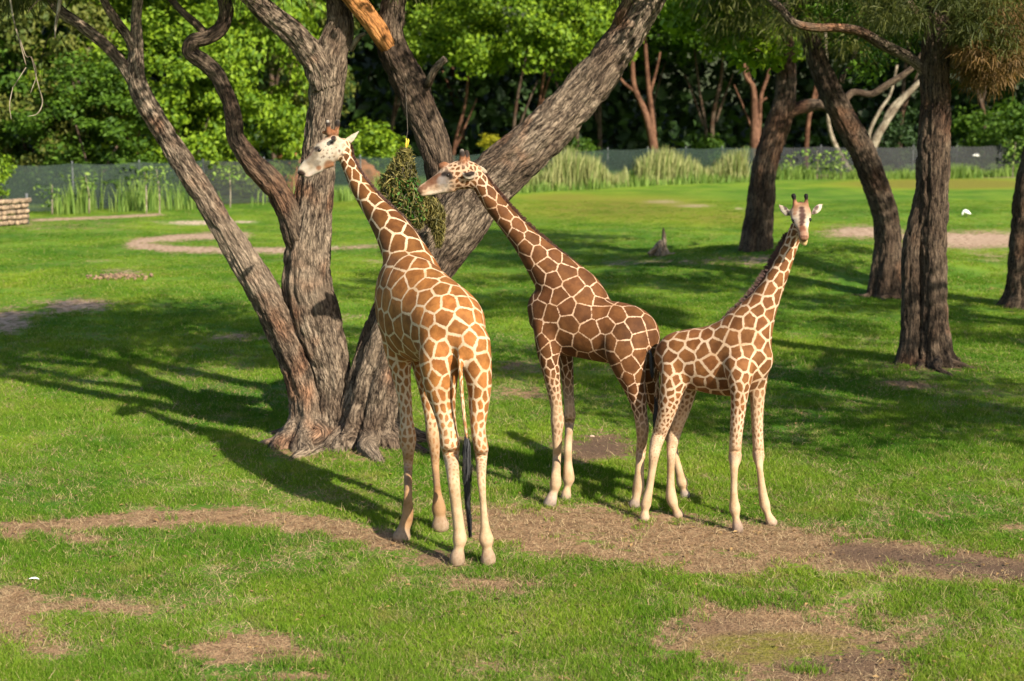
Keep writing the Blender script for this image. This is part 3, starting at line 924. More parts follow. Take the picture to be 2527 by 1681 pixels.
# saplings standing in front of the fence
def sapling(px, base_y, h, seed, label, spread=0.35, leaf=0.16, nl=46, top=0.55):
    p = hitw(px, base_y)
    rng = np.random.default_rng(seed)
    t = empty('sapling', tuple(p), label, 'sapling', 'saplings in front of the fence')
    q = crom(np.array([[0, 0, -.1, .03], [.03, 0, h * .5, .022], [rng.uniform(-.1, .1), 0, h, .01]]), 5)
    limb_obj('stem', [limb_mesh(q[:, :3], q[:, 3], 7, seed, 0.05)], m_bark_pale, t, (0, 0, 0))
    Cn = np.stack([rng.normal(0, spread, nl), rng.normal(0, spread * .7, nl), h * rng.uniform(top, 1.05, nl)], 1)
    V, F, lv = leaf_cards(Cn, leaf, rng, up=0.8, droop=0.2)
    obj('foliage', mk_mesh('foliage', V, [F], smooth=False, attrs={'lv': ('FLOAT', lv)}), m_weed, t)
sapling(337, 492, 1.75, 1, 'thin sapling with an umbrella of leaves, left of its twin', 0.3, .2, 60, .75)
sapling(367, 494, 1.8, 2, 'thin pale stemmed sapling just left of the sloping limb', 0.28, .18, 60, .6)
sapling(205, 492, 1.55, 3, 'leafy sapling in the middle of the left fence', 0.4, .2, 60, .6)
sapling(290, 480, 1.2, 4, 'low leafy sapling between the left weeds', 0.4, .2, 70, .3)
sapling(120, 495, 1.2, 5, 'small sapling close to the end of the stone wall', 0.3, .2, 50, .3)
sapling(530, 478, 1.7, 6, 'leafy sapling in front of the dark cloth, left of the trunks', 0.4, .2, 60, .7)
sapling(1818, 413, 1.4, 7, 'narrow leafy sapling between the two right trunks', 0.25, .22, 60, .1)
sapling(1880, 413, 1.7, 8, 'wide leafy sapling left of the leaning right trunk', 0.6, .25, 110, .25)
sapling(1935, 413, 1.6, 9, 'leafy sapling touching the leaning right trunk', 0.5, .25, 90, .2)
sapling(2330, 410, 2.2, 10, 'tall leafy sapling at the right end of the fence', 0.4, .24, 90, .25)
# ------------------------------------------------------------------ near trees
def spray_mesh(Cn, rng, per=26, length=0.5, width=0.010, spread=0.22, name='foliage'):
    """loose sprays of fine drooping leaflets around points, each point a small uneven cloud"""
    m = len(Cn)
    size = np.repeat(rng.uniform(0.5, 1.4, m), per)
    n = m * per
    off = nrm(rng.normal(size=(n, 3))) * (rng.uniform(0, 1, n) ** 0.6)[:, None]
    base = np.repeat(Cn, per, 0) + off * (spread * size)[:, None] * np.array([1.3, 1.3, 0.75])
    L = length * rng.uniform(0.35, 1.2, n)
    d = nrm(off * 0.9 + rng.normal(0, 0.55, (n, 3)) + np.array([0, 0, -0.75]))
    side = nrm(np.cross(d, rng.normal(size=(n, 3)))) * (width * rng.uniform(0.6, 1.5, n))[:, None]
    p0 = base
    p1 = base + d * (L * 0.5)[:, None]
    p2 = p1 + nrm(d + np.array([0, 0, -0.5])) * (L * 0.5)[:, None]
    V = np.stack([p0 - side * .5, p0 + side * .5, p1 - side, p1 + side, p2 - side * .3, p2 + side * .3], 1).reshape(-1, 3)
    i = np.arange(n) * 6
    Q = np.concatenate([np.stack([i, i + 1, i + 3, i + 2], 1), np.stack([i + 2, i + 3, i + 5, i + 4], 1)])
    return V, Q, np.repeat(np.repeat(rng.uniform(0, 1, m), per) * 0.6 + rng.uniform(0, 0.4, n), 6)

def needle_part(name, Cn, rng, mat, parent, base, **kw):
    V, Q, lv = spray_mesh(Cn, rng, **kw)
    return obj(name, mk_mesh(name, V - np.array(base), [Q], smooth=False, attrs={'lv': ('FLOAT', lv)}), mat, parent)

def leaf_part(name, Cn, size, rng, mat, parent, base, **kw):
    V, F, lv = leaf_cards(Cn, size, rng, **kw)
    return obj(name, mk_mesh(name, V - np.array(base), [F], smooth=False, attrs={'lv': ('FLOAT', lv)}), mat, parent)

def cloud(centres, per, r, rng, flat=0.6):
    c = np.repeat(np.array(centres, float), per, 0)
    q = nrm(rng.normal(size=c.shape)) * (rng.uniform(0, 1, len(c)) ** 0.5)[:, None] * r
    return c + q * np.array([1, 1, flat])

def boughs(start, direction, length, r, rng, depth=2, out=None, tips=None):
    """branching boughs above the picture; returns limb tubes and twig tips"""
    out = [] if out is None else out
    tips = [] if tips is None else tips
    n = 7
    d = np.array(direction, float) / np.linalg.norm(direction)
    pts = [np.array(start, float)]
    for k in range(n):
        d = nrm(d + rng.normal(0, 0.16, 3) + np.array([0, 0, 0.03]))
        pts.append(pts[-1] + d * length / n)
    rr = np.linspace(r, r * 0.45, n + 1)
    out.append(limb_mesh(np.array(pts), rr, 9 if depth > 1 else 7, int(rng.integers(1, 999)), 0.06))
    tips.append(pts[-1]); tips.append(pts[-3])
    if depth > 0:
        for k in range(3):
            i = int(rng.integers(2, n + 1))
            boughs(pts[i], d + rng.normal(0, 0.65, 3), length * rng.uniform(0.5, 0.75), rr[i] * 0.6, rng, depth - 1, out, tips)
    return out, tips

# --- twin-trunked tree left of the giraffes
YB = float(hitw(740, 1008)[1])
base = hitw(735, 1008)
left_tree = empty('twin_trunk_tree', tuple(base), 'old grey barked tree with twin trunks and a long limb sloping to the left', 'tree', 'old trees behind the giraffes')
lob = ([0, .12, .35, 1], [.30, .17, .06, .03])
m_, q_up = picture_limb(VW, [(778, 1075, YB - .05, 74), (776, 1025, YB - .05, 62), (772, 985, YB, 48), (766, 940, YB, 40), (757, 850, YB, 46), (728, 740, YB, 56), (708, 640, YB, 54), (712, 540, YB, 47), (722, 450, YB, 42), (736, 340, YB, 37), (748, 250, YB, 36), (757, 165, YB, 40), (768, 110, YB, 36), (784, 55, YB, 30), (776, 0, YB, 25), (766, -70, YB, 22)], 0.045, 56, 3, 0.075, lob, 7)
limb_obj('trunk', [m_], m_bark, left_tree, base)
m_, q_ll = picture_limb(VW, [(700, 1080, YB - .2, 84), (704, 1030, YB - .15, 70), (708, 990, YB - .08, 50), (708, 950, YB - .05, 37), (703, 900, YB - .05, 36), (685, 835, YB - .05, 38), (652, 757, YB - .08, 38), (610, 678, YB - .12, 34), (560, 595, YB - .15, 31), (510, 515, YB - .15, 26), (463, 438, YB - .15, 26), (417, 370, YB - .15, 25), (377, 306, YB - .15, 22), (338, 242, YB - .15, 23), (318, 199, YB - .15, 22), (311, 160, YB - .15, 19),
                         (314, 110, YB - .15, 15), (313, 50, YB - .15, 12), (317, 0, YB - .15, 11), (320, -60, YB - .15, 9)], 0.04, 48, 8, 0.075, ([0, .1, .22, 1], [.36, .2, .05, .03]), 6)
limb_obj('trunk', [m_], m_bark, left_tree, base)['label'] = 'long sloping left trunk with bare reddish patches'
m_, q_c = picture_limb(VW, [(700, 600, YB, 22), (683, 545, YB - .1, 28), (661, 476, YB - .12, 27), (627, 420, YB - .12, 27), (577, 370, YB - .12, 25), (545, 320, YB - .12, 20), (538, 274, YB - .12, 18), (527, 228, YB - .12, 17), (498, 171, YB - .12, 18), (468, 142, YB - .12, 18), (438, 122, YB - .12, 18), (447, 95, YB - .12, 17), (477, 86, YB - .12, 16), (509, 66, YB - .12, 16), (521, 32, YB - .12, 16), (516, 0, YB - .12, 15), (505, -60, YB - .1, 13)], 0.035, 36, 12, 0.08)
m2_, q_c2 = picture_limb(VW, [(480, 90, YB - .12, 9), (456, 60, YB - .1, 9), (420, 28, YB - .1, 8), (395, 0, YB, 8), (350, -50, YB, 7)], 0.04, 20, 13, 0.06)
limb_obj('limb', [m_, m2_], m_bark_dark, left_tree, base)['label'] = 'twisted dark limb bent like a snake'
m_, q_f = picture_limb(VW, [(750, 200, YB - .05, 34), (733, 150, YB - .1, 33), (712, 120, YB - .15, 30), (677, 80, YB - .2, 28), (623, 36, YB - .25, 25), (584, 0, YB - .3, 22), (520, -60, YB - .4, 19)], 0.04, 40, 14, 0.07)
limb_obj('limb', [m_], m_bark, left_tree, base)
m_, q_a = picture_limb(VW, [(312, 195, YB - .15, 14), (290, 160, YB - .17, 14), (256, 117, YB - .2, 13), (221, 85, YB - .2, 13), (178, 53, YB - .2, 12), (142, 28, YB - .2, 12), (105, -10, YB - .2, 11), (40, -60, YB - .2, 9)], 0.04, 28, 15, 0.08)
m2_, q_b = picture_limb(VW, [(312, 130, YB - .15, 12), (299, 93, YB - .2, 12), (271, 53, YB - .25, 11), (249, 21, YB - .3, 10), (239, 0, YB - .3, 9), (215, -60, YB - .3, 8)], 0.04, 24, 16, 0.08)
limb_obj('limb', [m_, m2_], m_bark, left_tree, base)
m_, _ = picture_limb(VW, [(808, 115, YB, 7), (824, 88, YB - .1, 6), (842, 76, YB - .15, 4)], 0.03, 10, 17)
limb_obj('twig', [m_], m_bark_pale, left_tree, base)

# --- leaning tree behind the giraffes
YR = float(hitw(850, 1012)[1])
base2 = hitw(850, 1010)
lean_tree = empty('leaning_tree', tuple(base2), 'thick grey trunk leaning far to the right behind the giraffes, with an upright fork', 'tree', 'old trees behind the giraffes')
m_, q_r = picture_limb(VW, [(850, 1085, YR - .05, 112), (852, 1032, YR - .05, 94), (853, 990, YR, 72), (858, 930, YR, 62), (874, 850, YR, 60), (905, 760, YR, 61), (947, 668, YR, 62), (1003, 578, YR, 63), (1058, 505, YR, 63), (1108, 438, YR, 60), (1172, 378, YR - .05, 56), (1240, 318, YR - .1, 52), (1300, 258, YR - .1, 48), (1360, 190, YR - .1, 45), (1420, 112, YR - .1, 40), (1465, 46, YR - .1, 37), (1500, -8, YR - .1, 33), (1545, -80, YR - .1, 28)], 0.045, 60, 23, 0.07, ([0, .12, .3, 1], [.40, .26, .09, .03]), 8)
limb_obj('trunk', [m_], m_bark, lean_tree, base2)
m_, q_m = picture_limb(VW, [(1040, 540, YR + .1, 36), (1026, 470, YR + .1, 36), (1016, 410, YR + .05, 32), (1005, 350, YR, 33), (977, 275, YR, 36), (945, 196, YR, 38), (908, 120, YR, 34), (900, 70, YR, 29), (903, 36, YR, 27), (907, 0, YR, 27), (912, -70, YR, 24)], 0.04, 44, 27, 0.08)
limb_obj('limb', [m_], m_bark_dark, lean_tree, base2)
m_, q_o = picture_limb(VW, [(915, 150, YR + .05, 20), (899, 118, YR - .04, 20), (884, 92, YR - .12, 22), (862, 58, YR - .16, 23), (836, 24, YR - .18, 23), (810, -6, YR - .2, 22), (760, -60, YR - .25, 21)], 0.035, 36, 29, 0.09, fiss=0.5)
limb_obj('limb', [m_], m_bark_strip, lean_tree, base2)['label'] = 'bare orange limb stripped of its bark'
m_, _ = picture_limb(VW, [(985, 196, YR - .15, 9), (993, 176, YR - .25, 9), (1004, 156, YR - .3, 9), (1025, 135, YR - .35, 8)], 0.03, 14, 31, 0.08)
limb_obj('stub', [m_], m_bark, lean_tree, base2)
m_, q_t = picture_limb(VW, [(1440, 78, YR - .1, 12), (1425, 40, YR - .2, 12), (1440, 10, YR - .25, 11), (1452, -30, YR - .3, 10)], 0.04, 18, 33, 0.08)
limb_obj('limb', [m_], m_bark, lean_tree, base2)

# crowns of these two trees spread above the picture; their shade falls on the lawn behind
def roots(tree, base, mat, seed, n, r0, reach, skip=()):
    """surface roots running out from the foot and diving into the lawn"""
    rng = np.random.default_rng(seed)
    for k in range(n):
        a = 2 * math.pi * (k + rng.uniform(-.3, .3)) / n
        d = np.array([math.cos(a), math.sin(a), 0])
        L = reach * rng.uniform(.7, 1.25)
        pts = []
        for f, z, r in ((0.15, .55, .75), (.4, .30, .9), (.62, .13, .85), (.85, .03, .6), (1.1, -.04, .42), (1.4, -.14, .25)):
            p = np.array(base) + d * L * f + np.array([-d[1], d[0], 0]) * rng.normal(0, .05)
            pts.append([p[0], p[1], float(gh(p[0], p[1])) + z * r0 * 3.2, r * r0])
        q = crom(np.array(pts), 6)
        limb_obj('root', [limb_mesh(q[:, :3], q[:, 3], 30, seed + k * 7, .16, None, 5, .6)], mat, tree, base)
def top_crown(tree, base, ends, seed, mat_leaf, n_extra, rx, ry, zlo, zhi, centre, per=150, size=0.12):
    rng = np.random.default_rng(seed)
    tubes, tips = [], []
    for q, spread in ends:
        d = q[-1, :3] - q[-4, :3]
        for k in range(3):
            dd = nrm(d) + rng.normal(0, spread, 3) + np.array([0, 0, 0.25])
            boughs(q[-2, :3], dd, rng.uniform(1.8, 3.0), q[-1, 3] * 0.7, rng, 2, tubes, tips)
    limb_obj('boughs', tubes, m_bark_dark, tree, base)
    tips = np.array(tips)
    ang = rng.uniform(0, 2 * math.pi, n_extra)
    rr = np.sqrt(rng.uniform(0.02, 1, n_extra))
    ex = np.stack([centre[0] + rx * rr * np.cos(ang), centre[1] + ry * rr * np.sin(ang), rng.uniform(zlo, zhi, n_extra)], 1)
    pts = np.vstack([tips, ex])
    pts = pts[(pts[:, 2] > 5.75) | (pts[:, 1] > 40)]
    leaf_part('crown', cloud(pts, per, 0.55, rng), size, rng, mat_leaf, tree, base)
roots(left_tree, hit(*VK(420, 1330)), m_bark, 201, 7, .13, .62)
roots(left_tree, hit(*VK(760, 1330)), m_bark, 231, 5, .10, .5)
roots(lean_tree, hit(*VK(1330, 1350)), m_bark, 261, 8, .14, .8)
top_crown(left_tree, base, [(q_up, .35), (q_ll, .4), (q_c, .4), (q_c2, .4), (q_f, .4), (q_a, .4), (q_b, .4)], 5, m_leaf_olive, 36, 4.2, 2.6, 6.3, 8.8, (-2.6, 16.4), 100)
top_crown(lean_tree, base2, [(q_r, .35), (q_m, .35), (q_o, .35), (q_t, .4)], 6, m_leaf_olive, 18, 2.6, 2.2, 6.5, 8.8, (1.6, 17.2), 90)
rng = np.random.default_rng(21)
# brownish sprays and dead twigs hanging into the top left corner
tl = np.array([P(VW, x, y, YB - .3)[0] for x, y in ((-30, -30), (10, -25), (50, -20), (85, -25), (120, -40), (150, -45), (-20, 0), (40, 0), (560, -40), (640, -45), (1350, -40), (1430, -35), (940, -40))])
needle_part('crown', tl, rng, m_leaf_needle, left_tree, base, per=150, length=0.22, width=0.005, spread=0.2)
tw = []
for pts in ([(140, -10, 5), (133, 30, 4), (128, 60, 3), (127, 88, 2)], [(72, 130, 1.2), (88, 195, 1.3), (98, 235, 1.4), (86, 262, 1.2), (64, 268, 0.8)], [(46, 90, 1.2), (60, 130, 1.2), (72, 132, 1.2), (84, 170, 1), (70, 215, .8)], [(30, 200, 1), (22, 240, 1.2), (26, 275, .8)], [(60, 150, 1.2), (45, 95, 1.5), (30, 40, 2), (20, -30, 3)], [(60, 155, 1.2), (44, 180, 1.2), (30, 202, 1)]):
    m_, _ = picture_limb(VW, [(x, y, YB - .6, r) for x, y, r in pts], 0.03, 7, 41, 0.05)
    tw.append(m_)
limb_obj('dead_twigs', tw, m_bark_pale, left_tree, base)

# --- right-hand trees
def leaf_crown(tree, b, seed, centre, r, n, per, size, mat):
    rng = np.random.default_rng(seed)
    d = nrm(rng.normal(size=(n, 3))) * (rng.uniform(0.05, 1, n) ** 0.4)[:, None]
    leaf_part('crown', cloud(np.array(centre) + d * np.array(r), per, 0.7, rng), size, rng, mat, tree, b)

def right_tree(name, b, label, limbs, twig_tips, seed, mat, crown_pts, per, length, width, spread, extra=None, group='dark barked trees on the right'):
    t = empty(name, tuple(b), label, 'tree', group)
    for nm, mt, ms in limbs:
        limb_obj(nm, ms, mt, t, b)
    rng = np.random.default_rng(seed)
    if len(crown_pts):
        needle_part('crown', np.array(crown_pts), rng, m_leaf_needle, t, b, per=per, length=length, width=width, spread=spread)
    if extra is not None:
        pts, n, size, r, mt = extra
        leaf_part('crown', cloud(pts, n, r, rng), size, rng, mt, t, b)
    return t

def scatter_px(rng, boxes, Y, dy):
    out = []
    for x0, y0, x1, y1, n in boxes:
        for _ in range(n):
            out.append(P(VW, rng.uniform(x0, x1), rng.uniform(y0, y1), Y + rng.uniform(-dy, dy))[0])
    return out
rng = np.random.default_rng(91)
Y3 = float(hitw(1742, 574)[1]); b3 = hitw(1742, 574)
PL = lambda pts, Y, **k: picture_limb(VW, [(p[0], p[1], Y + (p[3] if len(p) > 3 else 0), p[2]) for p in pts], **k)
t3 = PL([(1738, 590, 40), (1740, 565, 33), (1745, 520, 29), (1750, 480, 28), (1757, 400, 26), (1770, 350, 26), (1792, 285, 27), (1807, 231, 24), (1810, 160, 22), (1808, 107, 19), (1803, 53, 18), (1798, 0, 16), (1790, -80, 14)], Y3, step=.09, nseg=40, seed=51, rough=.06, lobes=([0, .15, 1], [.3, .12, .05]), nlobe=6)
t3b = PL([(1800, 275, 16), (1825, 256, 14), (1856, 245, 15), (1890, 243, 12), (1925, 255, 9), (1960, 214, 8, .4), (2005, 217, 8, .4), (2041, 196, 8, .4), (2080, 172, 7, .4), (2105, 150, 6, .4), (2130, 110, 5, .4)], Y3, step=.08, nseg=18, seed=52)
t3c = PL([(1810, 170, 7), (1788, 138, 6), (1760, 125, 6), (1731, 107, 5), (1700, 70, 4), (1690, 30, 4)], Y3, step=.08, nseg=12, seed=53)
right_tree('dark_bark_tree', b3, 'dark trunk with an arched side limb, standing at the crest of the mound', [('trunk', m_bark_dark, [t3[0]]), ('limb', m_bark_dark, [t3b[0]]), ('limb', m_bark, [t3c[0]])], None, 61, None,
           scatter_px(rng, [(1600, -140, 1850, 10, 40), (1640, -60, 1800, 70, 16)], Y3, 2.0), 170, 0.30, 0.012, 0.62,
           (scatter_px(rng, [(1560, -60, 1780, 100, 12), (1660, 60, 1800, 150, 7)], Y3 + 1, 1.5), 90, 0.3, 0.7, m_leaf_fresh))
Y4 = float(hitw(2040, 682)[1]); b4 = hitw(2040, 682)
t4 = PL([(2040, 700, 50), (2040, 672, 38), (2042, 623, 34), (2044, 569, 31), (2043, 533, 29), (2039, 498, 28), (2023, 445, 28), (2003, 391, 28), (1980, 338, 27), (1950, 285, 26), (1913, 214, 25), (1888, 160, 22), (1870, 107, 20), (1857, 71, 18), (1845, 20, 16), (1825, -60, 13)], Y4, step=.07, nseg=44, seed=55, rough=.06, lobes=([0, .15, 1], [.3, .1, .04]), nlobe=6)
t4b = PL([(1935, 190, 8), (1945, 165, 6), (1962, 140, 6), (1975, 90, 5), (1985, 20, 4)], Y4, step=.07, nseg=12, seed=56)
right_tree('dark_bark_tree', b4, 'dark trunk leaning to the left, just left of the tall upright one', [('trunk', m_bark_dark, [t4[0]]), ('limb', m_bark, [t4b[0]])], None, 62, None,
           scatter_px(rng, [(1780, -160, 2080, 0, 40), (1820, -20, 2060, 70, 20), (1940, 60, 2060, 150, 8)], Y4, 1.6), 170, 0.24, 0.009, 0.5)
Y5 = float(hitw(2140, 837)[1]); b5 = hitw(2140, 836)
t5 = PL([(2152, 880, 78), (2151, 850, 54), (2150, 820, 40), (2147, 760, 33), (2146, 694, 31), (2147, 620, 31), (2147, 551, 31), (2148, 460, 33), (2149, 373, 35), (2153, 249, 31), (2151, 178, 31), (2153, 107, 30), (2158, 36, 26), (2161, -10, 24), (2164, -90, 20)], Y5, step=.05, nseg=52, seed=58, rough=.06, lobes=([0, .1, .25, 1], [.34, .16, .06, .04]), nlobe=7)
t5b = PL([(2080, 885, 52, .05), (2088, 855, 36, .05), (2093, 820, 27, .05), (2097, 760, 23, .05), (2098, 694, 22, .05), (2097, 623, 21, .05), (2103, 551, 20, .05), (2114, 498, 19, .05), (2126, 440, 18, .05), (2140, 375, 16, .05)], Y5, step=.05, nseg=36, seed=59, rough=.07, lobes=([0, .15, 1], [.25, .1, .04]), nlobe=5)
t5c = PL([(2148, 195, 12), (2119, 155, 12), (2087, 130, 12), (2034, 104, 12), (1980, 73, 11), (1927, 64, 10), (1874, 64, 10), (1827, 52, 9), (1799, 21, 9), (1774, -2, 8), (1740, -50, 7)], Y5, step=.05, nseg=20, seed=60)
t5d = PL([(2165, 60, 9), (2120, 40, 8), (2090, 0, 8), (2070, -60, 7)], Y5, step=.05, nseg=16, seed=61)
right_tree('dark_bark_tree', b5, 'tall upright dark trunk with a fluted double base, nearest on the right', [('trunk', m_bark_dark, [t5[0], t5b[0]]), ('limb', m_bark, [t5c[0]]), ('limb', m_bark, [t5d[0]])], None, 63, None,
           scatter_px(rng, [(1880, -150, 2140, -10, 26), (2170, -150, 2400, 20, 40), (2190, 10, 2330, 100, 24), (1960, 0, 2110, 60, 8)], Y5, 1.2), 230, 0.17, 0.006, 0.32)
needle_part('crown', np.array(scatter_px(rng, [(2225, 60, 2345, 185, 30), (2280, 20, 2345, 90, 8), (2180, 40, 2260, 130, 8)], Y5, 1.0)), np.random.default_rng(66), m_leaf_rust, bpy.data.objects['dark_bark_tree.002'], b5, per=230, length=.20, width=.007, spread=.30)['label'] = 'rusty brown drooping sprays'
leaf_part('crown', cloud(scatter_px(rng, [(1880, -60, 2110, 30, 14), (1960, 60, 2090, 120, 5), (2180, -60, 2380, 60, 14)], Y5 + 1.9, .9), 70, .4, np.random.default_rng(67)), .10, np.random.default_rng(68), m_leaf_mid, bpy.data.objects['dark_bark_tree.002'], b5)
leaf_part('crown', cloud(scatter_px(rng, [(1780, -60, 2040, 60, 16), (1930, 80, 2060, 190, 7)], Y4, 1.4), 70, .5, np.random.default_rng(69)), .14, np.random.default_rng(70), m_leaf_mid, bpy.data.objects['dark_bark_tree.001'], b4)
Y6 = float(hitw(2350, 706)[1]); b6 = hitw(2355, 706)
t6 = PL([(2352, 725, 66), (2356, 700, 50), (2363, 670, 44), (2368, 587, 42), (2374, 516, 41), (2382, 430, 42), (2396, 380, 42), (2410, 300, 40), (2420, 150, 36), (2425, -60, 30)], Y6, step=.07, nseg=40, seed=65, rough=.06, lobes=([0, .15, 1], [.3, .1, .04]), nlobe=6)
right_tree('dark_bark_tree', b6, 'dark trunk half cut off by the right edge of the picture', [('trunk', m_bark_dark, [t6[0]])], None, 64, None,
           scatter_px(rng, [(2280, -200, 2600, -20, 40)], Y6, 2.0), 170, 0.24, 0.009, 0.5)

leaf_crown(bpy.data.objects['dark_bark_tree.002'], b5, 401, (6.8, 23.6, 8.0), (4.6, 3.0, 1.5), 52, 110, .17, m_leaf_olive)
leaf_crown(bpy.data.objects['dark_bark_tree.001'], b4, 402, (8.6, 32.0, 9.2), (4.8, 3.2, 1.7), 50, 100, .2, m_leaf_olive)
leaf_crown(left_tree, base, 405, (-1.6, 14.6, 7.3), (3.4, 1.7, 0.9), 34, 100, .12, m_leaf_olive)
leaf_crown(left_tree, base, 403, (-0.4, 19.6, 7.6), (3.6, 2.0, 1.0), 30, 110, .14, m_leaf_olive)
leaf_crown(bpy.data.objects['dark_bark_tree.003'], b6, 404, (11.8, 26.2, 8.4), (5.0, 3.6, 1.5), 60, 110, .19, m_leaf_olive)
# --- trees standing outside the picture to the right: their crowns shade the lawn behind the giraffes
def shade_tree(x, y, h, crown_c, crown_r, n, seed, label, size=0.16, per=120):
    rng = np.random.default_rng(seed)
    b = np.array([x, y, float(gh(x, y))])
    t = empty('shade_tree', tuple(b), label, 'tree', 'trees standing beside the lawn on the right')
    q = crom(np.array([[x, y, b[2] - .2, .42], [x + .1, y, h * .4, .33], [x - .2, y + .2, h * .75, .24], [x - .4, y + .2, h, .14]]), 10)
    limb_obj('trunk', [limb_mesh(q[:, :3], q[:, 3], 24, seed, 0.07)], m_bark_dark, t, b)
    tubes, tips = [], []
    for k in range(5):
        i = int(rng.integers(16, 28))
        a = rng.uniform(0, 6.28)
        boughs(q[min(i, len(q) - 1), :3], (math.cos(a), math.sin(a), 0.45), rng.uniform(2.5, 4.0), 0.12, rng, 2, tubes, tips)
    limb_obj('boughs', tubes, m_bark_dark, t, b)
    d = nrm(rng.normal(size=(n, 3))) * (rng.uniform(0.1, 1, n) ** 0.4)[:, None]
    pts = np.array(crown_c) + d * np.array(crown_r)
    leaf_part('crown', cloud(pts, per, 0.75, rng), size, rng, m_leaf_olive, t, b)
roots(bpy.data.objects['dark_bark_tree.002'], b5, m_bark_dark, 301, 8, .085, .62)
roots(bpy.data.objects['dark_bark_tree.001'], b4, m_bark_dark, 331, 6, .09, .65)
shade_tree(11.8, 12.2, 8.5, (11.6, 11.7, 7.4), (4.4, 2.9, 1.9), 64, 71, 'broad olive tree beside the lawn, out of the frame at the right')
shade_tree(16.5, 19.5, 9.0, (15.8, 19.0, 7.6), (4.4, 3.6, 2.0), 60, 72, 'olive tree further back beside the lawn, out of the frame at the right')
shade_tree(9.6, 15.4, 8.2, (8.3, 14.4, 7.5), (2.5, 2.3, 1.2), 34, 73, 'slim olive tree beside the lawn, just out of the frame at the right')
# ------------------------------------------------------------------ giraffes
m_coat, nt, bs = new_mat('giraffe_coat')
edge = attr(nt, 'edge').outputs['Fac']
lw = attr(nt, 'linew').outputs['Fac']
patch, line, over, oa = attr(nt, 'patch').outputs['Color'], attr(nt, 'line').outputs['Color'], attr(nt, 'over').outputs['Color'], attr(nt, 'overa').outputs['Fac']
pos = geo_pos(nt)
nf = noise_tex(nt, pos, 55, 3, 0.6)
nm = noise_tex(nt, pos, 9, 4, 0.6)
e2 = math_(nt, 'ADD', edge, math_(nt, 'MULTIPLY', math_(nt, 'SUBTRACT', nf, 0.5), 0.017))
lw = math_(nt, 'MULTIPLY', lw, maprange(nt, noise_tex(nt, pos, 14, 2), 0.3, 0.7, 0.72, 1.35))
f = maprange(nt, e2, math_(nt, 'MULTIPLY', lw, 0.50), math_(nt, 'MULTIPLY', lw, 1.30))
pc = mixc(nt, maprange(nt, nm, 0.3, 0.7), mixc(nt, 1.0, patch, (0.66, 0.60, 0.52), 'MULTIPLY'), mixc(nt, 1.0, patch, (1.15, 1.15, 1.1), 'MULTIPLY'))
line = mixc(nt, maprange(nt, noise_tex(nt, pos, 5.0, 4, 0.6), 0.42, 0.72), line, mixc(nt, 1.0, line, (0.78, 0.70, 0.60), 'MULTIPLY'))
c = mixc(nt, f, line, pc)
over = mixc(nt, maprange(nt, noise_tex(nt, pos, 7.0, 4, 0.65), 0.40, 0.72), over, mixc(nt, 1.0, over, (0.74, 0.66, 0.56), 'MULTIPLY'))
c = mixc(nt, oa, c, over)
c = mixc(nt, math_(nt, 'MULTIPLY', nf, 0.45), c, mixc(nt, 1.0, c, (0.62, 0.58, 0.52), 'MULTIPLY'))
c = mixc(nt, 1.0, c, (0.70, 0.685, 0.67), 'MULTIPLY')
nt.links.new(c, bs.inputs['Base Color'])
bs.inputs['Roughness'].default_value = 0.72
bs.inputs['Specular IOR Level'].default_value = 0.15
bs.inputs['Sheen Weight'].default_value = 0.015
hb = noise_tex(nt, pos, 90, 3, 0.6)
bump(nt, bs, math_(nt, 'ADD', hb, math_(nt, 'MULTIPLY', nm, 2.0)), 0.35, 0.008)
m_eye, nt, bs = new_mat('dark_eye')
bs.inputs['Base Color'].default_value = (0.012, 0.008, 0.006, 1)
bs.inputs['Roughness'].default_value = 0.12

def hair_mat(name, c0, c1):
    m, nt, b = new_mat(name)
    nt.links.new(mixc(nt, noise_tex(nt, geo_pos(nt), 30, 3), c0, c1), b.inputs['Base Color'])
    b.inputs['Roughness'].default_value = 0.7
    return m
m_mane = hair_mat('mane_hair', (0.018, 0.006, 0.003), (0.075, 0.024, 0.010))
m_tuft = hair_mat('black_tail_hair', (0.008, 0.008, 0.009), (0.025, 0.023, 0.022))

